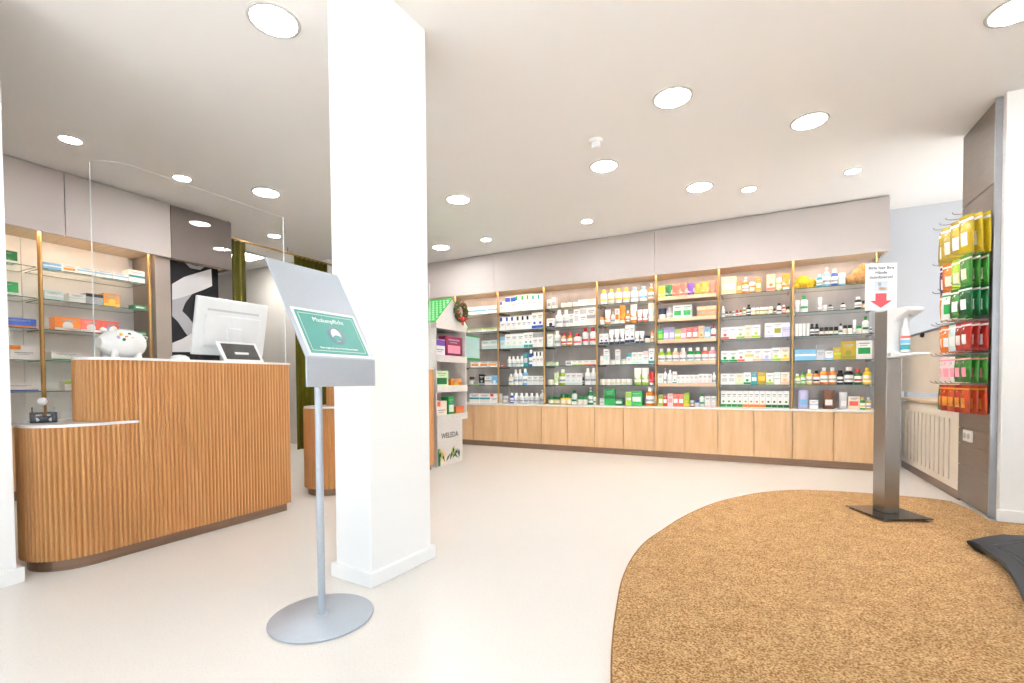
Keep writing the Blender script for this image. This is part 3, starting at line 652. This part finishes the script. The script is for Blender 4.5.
# monitor seen from behind
mo = empty('monitor', (-3.335, 2.13, CT), math.radians(90)); tag(mo, 'white all-in-one monitor seen from behind on the till counter', 'monitor')
TM = Matrix.Translation((0, .03, .235)) @ Matrix.Rotation(math.radians(12), 4, 'X')
MB().box(-.262, .262, -.012, .012, -.185, .215).xf(TM).build('screen_housing', WPLA, mo, bevel=.008)
MB().box(-.255, .255, .012, .0135, -.17, .205).xf(TM).build('display', SCREEN, mo)
MB().box(-.2, .2, -.026, -.0125, -.12, .1).xf(TM).build('rear_shell', WPLA, mo, bevel=.012)
v_ = MB()
for i in range(26): v_.box(-.185+i*.0145, -.177+i*.0145, -.014, -.0125, .125, .14)
v_.xf(TM).build('vent_slots', GPLA, mo)
MB().box(-.05, .05, -.05, -.027, -.14, .02).xf(TM).build('stand_neck', WPLA, mo, bevel=.006)
MB().box(-.11, .11, -.03, .09, 0, .012).build('stand_base', WPLA, mo, bevel=.005)
MB().box(-.045, .045, -.028, -.008, .012, .15).build('stand_post', WPLA, mo, bevel=.005)
tb = empty('customer_display', (-3.165, 2.10, CT), math.radians(90)); tag(tb, 'small tilted tablet display with white frame on till counter', 'tablet')
TT = Matrix.Translation((0, .0, .002)) @ Matrix.Rotation(math.radians(-35), 4, 'X')
MB().box(-.145, .145, 0, .012, 0, .175).xf(TT).build('frame', WPLA, tb, bevel=.005)
MB().box(-.122, .122, -.0012, 0, .02, .155).xf(TT).build('display', SCREEN, tb)
MB().box(-.05, .05, .035, .075, 0, .07).build('rear_foot', WPLA, tb, bevel=.004)
pr_ = empty('receipt_printer', (-3.40, 2.34, CT), math.radians(90)); pr_.location = (-3.465, 2.345, CT)
tag(pr_, 'white upright card terminal at far end of till counter', 'card terminal')
MB().box(-.02, .02, -.03, .03, 0, .02).build('base', WPLA, pr_, bevel=.004)
MB().box(-.02, .02, -.015, .02, .02, .30).build('housing', WPLA, pr_, bevel=.006)
MB().box(-.014, .014, -.017, -.0155, .08, .2).build('keypad', GPLA, pr_)
ms = MB().lathe([(.045, 0), (.05, .008), (.045, .022), (.028, .034), (.001, .038)], 18, sx=1, sy=1.1).build('card_reader_dome', WPLA, loc=(-3.25, 1.72, CT)); tag(ms, 'white rounded dome scanner lying beside piggy bank', 'scanner')
# leaflet holder on the low wing
bk = empty('pen_tray', (-3.36, 1.10, .7455), math.radians(75)); tag(bk, 'small black card stand with round white badge on low counter', 'desk stand')
MB().box(-.052, .052, -.025, .025, 0, .006).box(-.052, .052, .008, .02, .006, .034).box(-.052, -.03, -.02, .008, .006, .05).box(.03, .052, -.02, .008, .006, .05).box(-.052, .052, -.02, .015, .046, .056).build('box', BLK, bk, bevel=.002)
for sx in (-.042, .044): MB().tube([(sx, 0, .05), (sx, 0, .083)], .0025).build('rod', BLK if sx < 0 else GPLA, bk)
MB().tube([(0, .004, .05), (0, .004, .1)], .002).build('badge_stem', GPLA, bk)
MB().lathe([(.0005, -.003), (.02, -.003), (.021, 0), (.02, .003), (.0005, .003)], 20).xf(Matrix.Translation((0, .002, .112)) @ Matrix.Rotation(PI/2, 4, 'X')).build('round_badge', WPLA, bk)
MB().lathe([(.0195, .0032), (.0215, .0032)], 20, a0=-.9, a1=.9).xf(Matrix.Translation((0, .002, .112)) @ Matrix.Rotation(PI/2, 4, 'X')).build('red_rim', cm('red'), bk)
for sx in (-.02, .022):
    MB().lathe([(.006, 0), (.008, .01), (.004, .022)], 8).xf(Matrix.Translation((sx, -.012, .01)) @ Matrix.Rotation(sx*30, 4, 'Y')).build('white_clip', WPLA, bk)
lf = MB().box(-.07, .07, -.05, .05, 0, .003).build('leaflet', mat('leaflet paper', 'd5dae2', .6, noise=(40, '9aa3b5', .5, .7)), loc=(-3.50, 1.06, .7455), rotz=.3)
tag(lf, 'flat printed leaflet lying on the low counter top', 'leaflet')

# ------------------------------------------------------------------ silver notice stand
st = empty('notice_stand', (-1.55, 1.33, 0)); tag(st, 'silver floor stand with sloped board holding a green mask notice', 'sign stand')
MB().lathe([(.0005, .0005), (.198, .0005), (.2, .003), (.2, .007), (.197, .009), (.0005, .010)], 56).build('base_plate', SILVER, st)
MB().lathe([(.0145, .009), (.0145, 1.02)], 20).build('pole', SILVER, st)
MB().lathe([(.026, .009), (.024, .014), (.0145, .016)], 20).build('collar', SILVER, st)
hb = Vector((-1.468+1.55, 1.208-1.33, 1.045)); ph, tau, W_, HH = 1.589, 1.07, .362, .445
ud = Vector((math.cos(ph), math.sin(ph), 0)); nh = Vector((math.sin(ph), -math.cos(ph), 0)); vd = Vector((0, 0, math.sin(tau)))-nh*math.cos(tau); nd = ud.cross(vd)
HM = Matrix((ud, vd, nd)).transposed().to_4x4(); HM.translation = hb
MB().box(0, W_, 0, HH, -.006, 0).xf(HM).build('board', SILVER, st, bevel=.0015)
LM = Matrix((ud, Vector((0,0,1)), ud.cross(Vector((0,0,1))))).transposed().to_4x4(); LM.translation = hb
MB().box(0, W_, -.112, 0, -.006, 0).xf(LM).build('front_lip', SILVER, st, bevel=.0015)
TEAL = mat('notice teal', '489489', .5, noise=(3, '519d93', .35, .65)); PAP = mat('notice paper', 'f4f6f5', .4, noise=(3, 'eff2f1', .4, .6))
nt_ = MB().box(.018, W_-.018, .006, .222, .0006, .002).xf(HM).build('notice', PAP, st)
MB().box(.029, W_-.029, .017, .211, .002, .0026).xf(HM).build('teal_field', TEAL, nt_)
fr = MB()
for a in ((.041, W_-.041, .029, .0305), (.041, W_-.041, .1985, .2), (.041, .0425, .029, .2), (W_-.0425, W_-.041, .029, .2)): fr.box(a[0], a[1], a[2], a[3], .0026, .003)
fr.xf(HM).build('white_border', PAP, nt_)
rot = HM.to_euler()
text('headline', 'Maskenpflicht', .029, PAP, nt_, HM @ Vector((W_*.5, .174, .003)), rot)
text('small_print', 'Bitte tragen Sie einen Mund-Nasen-Schutz', .0115, PAP, nt_, HM @ Vector((W_*.5, .044, .003)), rot)
MB().lathe([(.0005, .0026), (.043, .0026), (.043, .0032), (.0005, .0032)], 32).xf(HM @ Matrix.Translation((W_*.53, .106, 0))).build('round_emblem', mat('emblem grey', '7d93a0', .5, noise=(3, '768c99', .4, .6)), nt_)
disc(.029, .0008, 24, .85, 1.05).xf(HM @ Matrix.Translation((W_*.53, .108, .003))).build('face', PAP, nt_)
disc(.024, .0006, 20, .95, .58).xf(HM @ Matrix.Translation((W_*.53, .093, .0038))).build('mask', TEAL, nt_)

# ------------------------------------------------------------------ sanitiser stand
sn = empty('sanitiser_stand', (.823, 4.058, .0125), .468); tag(sn, 'brushed steel column on square plate carrying a hand sanitiser dispenser', 'sanitiser stand')
MB().box(-.165, .165, -.175, .175, .014, .019).build('base_plate', PLATE, sn, bevel=.001)
for a in (-.14, .14):
    for b in (-.15, .15): MB().lathe([(.012, 0), (.014, .004), (.008, .014)], 12, (a, b, 0)).build('foot', STEEL, sn)
MB().box(-.05, .05, -.04, .07, .019, 1.395).build('column', STEEL, sn, bevel=.003)
prof = [(-.041, 1.40), (-.19, 1.40), (-.215, 1.392), (-.215, 1.372), (-.17, 1.352), (-.125, 1.335), (-.10, 1.31), (-.092, 1.28), (-.092, 1.16), (-.10, 1.12), (-.12, 1.103), (-.26, 1.100), (-.265, 1.094), (-.26, 1.088), (-.15, 1.08), (-.041, 1.075)]
hb_ = MB(); nP = len(prof)
hb_.add([(-.052, y, z) for y, z in prof]+[(.052, y, z) for y, z in prof], [tuple(range(nP)), tuple(range(2*nP-1, nP-1, -1))]+[(i, nP+i, nP+(i+1) % nP, (i+1) % nP) for i in range(nP)])
hb_.build('dispenser_housing', WPLA, sn, bevel=.004)
bt = MB().lathe([(.022, 1.112), (.025, 1.117), (.025, 1.25), (.015, 1.28), (.009, 1.335)], 16, (0, -.130, 0)).build('sanitiser_bottle', WPLA, sn)
MB().lathe([(.0255, 1.125), (.0255, 1.158)], 16, (0, -.130, 0)).build('teal_label', cm('teal'), bt)
MB().lathe([(.0255, 1.165), (.0255, 1.19)], 16, (0, -.130, 0)).build('blue_label', cm('sky'), bt)
MB().lathe([(.0255, 1.20), (.0255, 1.215)], 16, (0, -.130, 0)).build('coral_label', cm('coral'), bt)
MB().lathe([(.012, 0), (.012, .004), (.0005, .004)], 10).xf(Matrix.Translation((-.0525, -.065, 1.10)) @ Matrix.Rotation(-PI/2, 4, 'Y')).build('lock', GPLA, sn)
MB().box(-.01, .01, -.185, -.165, 1.342, 1.352).build('nozzle', GPLA, sn)
# notice above
hn = empty('hygiene_notice', (.775, 4.075, 1.409), .468-.12); tag(hn, 'white paper notice with red down arrow standing on steel column', 'notice')
MB().box(-.1, .1, -.001, .001, .012, .335).build('sheet', PAP, hn)
MB().box(-.03, .03, .002, .02, 0, .16).build('holder', PLEXE, hn)
INKB = mat('notice ink', '3a4a66', .5, noise=(9, '34435d', .4, .6))
for i, (tx, zz) in enumerate((('Bitte hier Ihre', .302), ('Hände', .270), ('desinfizieren!', .238))):
    text('lettering', tx, .0285, INKB, hn, (0, -.0018, zz), (PI/2, 0, 0), bold=.0003)
ARR = mat('arrow red', 'd9535a', .5, noise=(5, 'd34c54', .4, .6))
ar = [(-.035, .128), (-.035, .078), (-.07, .078), (0, .028), (.07, .078), (.035, .078), (.035, .128)]
nA = len(ar); MB().add([(x, -.0025, z) for x, z in ar]+[(x, -.001, z) for x, z in ar], [tuple(range(nA)), tuple(range(2*nA-1, nA-1, -1))]+[(i, nA+i, nA+(i+1) % nA, (i+1) % nA) for i in range(nA)]).build('arrow', ARR, hn)
ic = MB().box(-.042, .042, -.0022, -.001, .142, .212).build('pictogram', mat('pictogram pale', 'cfdbe6', .5, noise=(9, 'c3d1de', .4, .6)), hn)
MB().lathe([(.0005, 0), (.02, 0)], 14, sx=1.4, sy=.5).xf(Matrix.Translation((.008, -.0026, .162)) @ Matrix.Rotation(PI/2, 4, 'X')).build('hand', cm('peach'), ic)
MB().box(-.02, .0, -.003, -.0022, .178, .203).build('bottle_mark', cm('grey'), ic)

# ------------------------------------------------------------------ right side: radiator cover, panel, slatwall
rc_ = empty('radiator_cover', (1.415, 5.62, 0)); tag(rc_, 'beige radiator cover with tall vertical slots under wooden sill', 'radiator cover')
y0, y1 = 4.835, 6.44; ns = 12; sy0, sy1 = 5.03, 6.32; pitch = (sy1-sy0)/(ns-1)
pb = MB(); pb.box(0, .02, y0, y1, .075, .128).box(0, .02, y0, y1, .622, .712)
edge = [y0]+[v for i in range(ns) for v in (sy0+i*pitch-.014, sy0+i*pitch+.014)]+[y1]
for i in range(0, len(edge), 2): pb.box(0, .02, edge[i], edge[i+1], .128, .622)
pb.xf(Matrix.Translation((0, -5.62, 0))).build('slotted_panel', CREAM, rc_)
MB().box(.10, .11, y0, y1, .0, .70).xf(Matrix.Translation((0, -5.62, 0))).build('slot_backing', CREAM, rc_)
MB().box(.005, .025, y0, y1, 0, .075).xf(Matrix.Translation((0, -5.62, 0))).build('plinth', BRONZE, rc_)
MB().box(-.02, .3, y0, y1, .728, .75).xf(Matrix.Translation((0, -5.62, 0))).build('sill', OAKL, rc_, bevel=.002)
MB().box(.03, .05, y0, y1, .66, .728).xf(Matrix.Translation((0, -5.62, 0))).build('rear_rail', CREAM, rc_)
pc = empty('partition_panel', (1.42, 5.62, .81)); tag(pc, 'plain beige display partition hung above the radiator cover', 'partition')
MB().box(0, .02, -.785, .85, 0, .56).build('board', CREAM, pc, bevel=.002)
MB().box(-.006, .024, -.785, .85, .56, .58).build('cap_rail', mat('rail grey', '77777b', .4, .5, noise=(4, '707074', .4, .6)), pc)
for y in (-.75, .82): MB().box(.022, .04, y-.02, y+.02, -.062, .56).build('post', ALU, pc)
MB().lathe([(.0005, 0), (.022, 0), (.024, .012), (.016, .025), (.0005, .027)], 14).xf(Matrix.Translation((-.006, .1, .545)) @ Matrix.Rotation(-PI/2, 4, 'Y')).build('clip', BLK, pc)
# slatwall
sl = empty('slatwall', (1.412, 4.55, 0)); tag(sl, 'tall taupe slatwall panel with hooks of hanging sweet bags', 'slatwall')
zs = [.015, .292, .452, .573, .712, .92, 1.13, 1.36, 1.62, 1.83, 2.04, 2.243, H-.01]
for a, b in zip(zs[:-1], zs[1:]): MB().box(0, .03, -.27, .275, a+.004, b-.004).build('slat', SLAT, sl, bevel=.0015)
MB().box(.012, .031, -.27, .275, .01, H-.005).build('backing', SLAT, sl)
MB().box(-.004, .032, -.285, -.27, .01, H-.005).build('edge_profile', ALU, sl)
sk = empty('socket', (1.411, 4.62, .524)); tag(sk, 'white double power socket on the taupe slatwall', 'socket')
MB().box(-.014, 0, -.075, .075, -.042, .042).build('plate', WPLA, sk, bevel=.004)
for y in (-.036, .036):
    MB().lathe([(.0005, .006), (.018, .006), (.020, 0), (.023, 0)], 16).xf(Matrix.Translation((-.0145, y, 0)) @ Matrix.Rotation(-PI/2, 4, 'Y')).build('socket_face', GPLA, sk)

def bag(w_, h_, t_, col, acc):
    b = MB(); rings = []
    for a, z in ((.06, 0), (.1, .06), (.75, .16), (1, .38), (.95, .6), (.6, .78), (.12, .87), (.06, 1)):
        rings.append([(x*t_/2*a, y*w_/2*(1 if a > .1 else .98), (z-1)*h_) for x, y in ((-.55,-.9),(-1,-.45),(-1,.45),(-.55,.9),(0,1),(.55,.9),(1,.45),(1,-.45),(.55,-.9),(0,-1))])
    b.loft(rings)
    p = MB(); rr_ = ((.80, .2), (1.0, .36), (.98, .55))
    p.add([(-t_/2*k-.0015, y*w_*.22, (z-1)*h_) for k, z in rr_ for y in (-1, 1)], [(0,1,3,2),(2,3,5,4)])
    q = MB(); q.box(-t_*.12-.002, t_*.12, -w_*.47, w_*.47, -h_*.16, -h_*.10)
    return b, p, q
def bagmesh(key, cache={}):
    if key not in cache:
        b, p, q = bag(*key)
        film = mat('bag film '+key[3]+key[4], COL[key[3]], .22, noise=(22, COL[key[4]], .66, .70), bump=(35, .6, .012))
        cache[key] = (b.mesh('sweet_bag', film), p.mesh('printed_panel', cm(key[4])), q.mesh('seal_stripe', cm(key[4])))
    return cache[key]
rowsB = [(2.06, .27, .125, ['mustard', 'bagyellow', 'bagyellow', 'bagyellow'], 'white', 'top'), (1.79, .22, .11, ['purple', 'bagorange', 'lime', 'baggreen'], 'cream', 'second'),
         (1.58, .21, .11, ['amber', 'white', 'baggreen', 'bagpine'], 'white', 'third'), (1.335, .20, .088, ['bagorange', 'bagorange', 'paleteal', 'bagred', 'bagred'], 'white', 'fourth'),
         (1.105, .19, .088, ['white', 'palepink', 'white', 'baggreen', 'baggreen'], 'pink', 'fifth'), (.90, .20, .086, ['baggreen', 'bagred', 'rust', 'bagred', 'rust'], 'amber', 'lowest')]
posw = ['beside partition panel', 'second from partition panel', 'third from partition panel', 'fourth from partition panel', 'at aluminium edge']
for zt, hh, bw, cols, acc, rn in rowsB:
    k = len(cols)
    for i, cc in enumerate(cols):
        y = 4.755-(i+.5)*.51/k
        near = 'at aluminium edge' if i == k-1 else posw[i]
        hk = MB().tube([(0, 0, 0), (-.17, 0, .004), (-.195, 0, .008), (-.205, 0, .022)], .0028, 6).build('display_hook', STEEL, loc=(1.4115, y, zt+.008))
        tag(hk, 'thin steel display hook, %s row of slatwall, %s' % (rn, near), 'hook', 'steel hooks on the slatwall')
        hookr = (.35, .6, .4, .3, .25)[i]+random.uniform(-.05, .05); hookt = random.uniform(-.04, .04)
        for j in range(3):
            t_ = .05 if j else .055
            key = (bw, round(hh*(1-.02*j), 4), .03, cc, acc if acc != cc else 'green')
            b, p, q = bagmesh(key)
            o = bpy.data.objects.new('sweet_bag', b); C.objects.link(o); o.location = (1.412-.030-bw/2*math.sin((.35, .6, .4, .3, .25)[i])*.8-j*.042, y, zt)
            o.rotation_euler = (random.uniform(-.03, .03), hookt, hookr)
            for m_, nm in ((p, 'printed_panel'), (q, 'seal_stripe')):
                c = bpy.data.objects.new(nm, m_); C.objects.link(c); c.parent = o
            dep = ('closest to panel', 'middle', 'frontmost')[j]
            tag(o, '%s sweet bag, %s on hook, %s slatwall row, %s' % (WORD.get(cc, cc), dep, rn, near), 'bag', 'sweet bags on the slatwall')

# ------------------------------------------------------------------ black moulded foot at the right
ft = empty('sign_foot', (1.45, 3.2, .0125)); tag(ft, 'black moulded plastic sign foot with flared arm resting on coir mat', 'sign base')
ol = [(1.035,3.40),(1.055,3.385),(1.068,3.30),(1.072,3.19),(1.062,3.06),(1.035,2.90),(1.0,2.74),(.96,2.58),(.94,2.45),(1.0,2.38),(1.25,2.40),(1.5,2.46),(1.7,2.6),(1.8,2.85),(1.82,3.2),(1.8,3.5),(1.7,3.64),(1.5,3.65),(1.35,3.645),(1.25,3.62),(1.15,3.53)]
def shr(k, cx=1.42, cy=3.1): return [(cx+(x-cx)*k, cy+(y-cy)*k) for x, y in ol]
rg = []
for k, z in ((.86, 0), (.93, .012), (.985, .034), (1.0, .044), (.998, .052), (.985, .056)): rg.append([(x-1.45, y-3.2, z) for x, y in shr(k)][::-1])
MB().loft([r_[::-1] for r_ in rg]).build('body', RUBBER, ft)
for k in (.8, .74): 
    o_ = shr(k); MB().tube([(x-1.45, y-3.2, .056) for x, y in o_+o_[:1]], .0035, 5).build('moulded_ridge', RUBBER, ft)
for y in (2.7, 2.85, 3.0, 3.15, 3.3): MB().box(-.17, .2, y-3.2-.004, y-3.2+.004, .054, .059).build('moulded_rib', RUBBER, ft)

# ------------------------------------------------------------------ cardboard display stand
CARD = mat('printed cardboard', 'e3dfda', .6, noise=(50, 'dad5cf', .45, .65))
gd = empty('cardboard_display', (-3.10, 4.50, 0)); tag(gd, 'white cardboard gift display with green dotted roof and three trays', 'display stand')
MB().box(-.36, 0, -.25, .25, .0, .50).build('base_box', CARD, gd)
MB().box(-.38, -.365, -.29, .34, .0, 1.60).build('back_board', CARD, gd)
for y in (-.262, .338): MB().box(-.365, .0, y, y+.012, .50, 1.56).build('side_panel', CARD, gd)
for z in (.53, .86, 1.20):
    MB().box(-.365, .0, -.25, .338, z-.01, z).build('tray', CARD, gd)
    MB().box(0, .012, -.262, .35, z-.03, z+.045).build('tray_lip', CARD, gd)
MB().box(-.365, .012, -.262, .35, 1.54, 1.60).build('header', CARD, gd)
gb = [(-.29, 1.60), (.38, 1.60), (.045, 1.90)]
MB().add([(.0, y, z) for y, z in gb]+[(.012, y, z) for y, z in gb], [(2,1,0),(3,4,5),(0,1,4,3),(1,2,5,4),(2,0,3,5)]).build('gable', CARD, gd)
DOT = mat('roof green', '2f9c3e', .55, noise=(4, '2a9138', .4, .6))
sl_len = math.hypot(.335, .30)
for sgn, ya in ((1, -.29), (-1, .38)):
    ang = math.atan2(.30, .335)
    M_ = Matrix.Translation((0, ya, 1.60)) @ (Matrix.Rotation(ang, 4, 'X') if sgn > 0 else Matrix.Rotation(PI-ang, 4, 'X'))
    rf = MB().box(-.40, .02, 0, sl_len, .0 if sgn > 0 else -.008, .008 if sgn > 0 else 0).xf(M_).build('roof_panel', DOT, gd)
    if sgn > 0:
        dt = MB()
        for i in range(8):
            for j in range(9):
                dt.lathe([(.0005, .0085), (.014, .0085)], 8, (-.375+i*.05+(j % 2)*.025, .035+j*.046, 0))
        dt.xf(M_).build('white_dots', PAP, rf)['kind'] = 'stuff'
text('lettering', 'WELEDA', .085, mat('logo ink', '4a4f4c', .5, noise=(4, '454a47', .4, .6)), gd, (.0015, -.01, .335), (PI/2, 0, PI/2), bold=.001)
# printed leaves / baubles at the foot
rnd = random.Random(5)
for i in range(26):
    y = rnd.uniform(-.02, .17) if i < 18 else rnd.uniform(-.22, -.1); z = .03+rnd.uniform(0, .07); a = rnd.uniform(-.9, .9); L_ = rnd.uniform(.07, .13)
    MB().add([(.001+i*.0001, 0, 0), (.001+i*.0001, -.014, L_*.5), (.001+i*.0001, 0, L_), (.001+i*.0001, .014, L_*.5)], [(0,3,2,1)]).xf(Matrix.Translation((0, y, z)) @ Matrix.Rotation(a, 4, 'X')).build('printed_leaf', cm(rnd.choice(['olive','dkgreen','lime','black'])), gd)
for y, z in ((-.17, .16), (-.12, .13)): disc(.028, .001, 14).xf(Matrix.Translation((.0005, y, z)) @ Matrix.Rotation(PI/2, 4, 'Y')).build('printed_fruit', cm('peach'), gd)
MB().box(.0003, .0012, -.20, -.08, .02, .12).build('printed_vase', cm('cream'), gd); MB().box(.0003, .001, -.245, -.2, .01, .2).build('printed_vase', cm('dkgreen'), gd)
# info flag
MB().box(-.03, -.022, .37, .70, 1.24, 1.50).build('side_flag', mat('flag teal', 'b7d8d6', .4, noise=(2, '8fc7b8', .45, .75, (1, 1, 1.5))), gd)
MB().box(-.036, -.031, .35, .715, 1.21, 1.52).build('flag_border', cm('green'), gd)
# wreath
wr = empty('wreath', (-3.045, 4.66, 1.765)); tag(wr, 'small berry wreath with red bow leaning on the display gable', 'wreath')
rg_ = []
for i in range(25):
    a = 2*PI*i/24; rg_.append((0, .095*math.cos(a), .095*math.sin(a)))
MB().tube(rg_, .034, 8).build('ring', mat('wreath brown', '5c4a33', .9, noise=(40, '43562c', .35, .6), bump=(60, 1, .01)), wr)
for i in range(60):
    a = rnd.uniform(0, 2*PI); b = rnd.uniform(-1, 1.6); rr = .095+.032*math.sin(b)
    MB().lathe([(.0005, -.008), (.009, -.004), (.010, .001), (.006, .006), (.0005, .008)], 6, (.032*math.cos(b), rr*math.cos(a), rr*math.sin(a))).build('berry', cm(rnd.choice(['red', 'brown', 'dkgreen', 'brown', 'tan', 'kraft', 'olive'])), wr)
for s_ in (-1, 1):
    MB().loft([[(.02, s_*y, z-.09), (.045, s_*y, z-.09), (.045, s_*y, -z-.09), (.02, s_*y, -z-.09)] for y, z in ((0, .008), (.02, .02), (.04, .024), (.05, .01))]).build('bow_loop', cm('red'), wr)
    MB().box(.022, .026, min(s_*.006, s_*.02), max(s_*.006, s_*.02), -.165, -.09).build('bow_tail', cm('red'), wr)
# gift sets in the trays
gifts = [(1.2, -.15, 'white', 'violet', .19, .22, 1, 'white gift carton with violet print on top tray of cardboard display'),
         (1.2, .13, 'magenta', 'pink', .33, .27, 2, 'dark magenta gift carton with pink bow print on top cardboard tray'),
         (.86, -.12, 'palegreen', 'dkgreen', .25, .21, 2, 'pale green gift carton on middle tray of cardboard display'),
         (.86, .17, 'orange', 'yellow', .22, .12, 0, 'orange gift carton on middle tray of cardboard display'),
         (.53, -.13, 'cream', 'coral', .2, .2, 3, 'cream gift carton with coral print on lowest cardboard tray'),
         (.53, .06, 'green', 'white', .12, .24, 2, 'upright green gift carton on lowest cardboard tray'),
         (.53, .24, 'orange', 'coral', .17, .12, 1, 'orange gift carton on lowest cardboard tray')]
for z, y, cc, ac, ww, hh, st_, lab in gifts:
    o = product('box', ww, hh, .1, cc, ac, st_); o.name = 'gift_carton'; o.rotation_euler.z = PI/2; o.location = (-3.10-.075, 4.50+y, z+.0006)
    tag(o, lab, 'box', 'gift cartons in cardboard display')
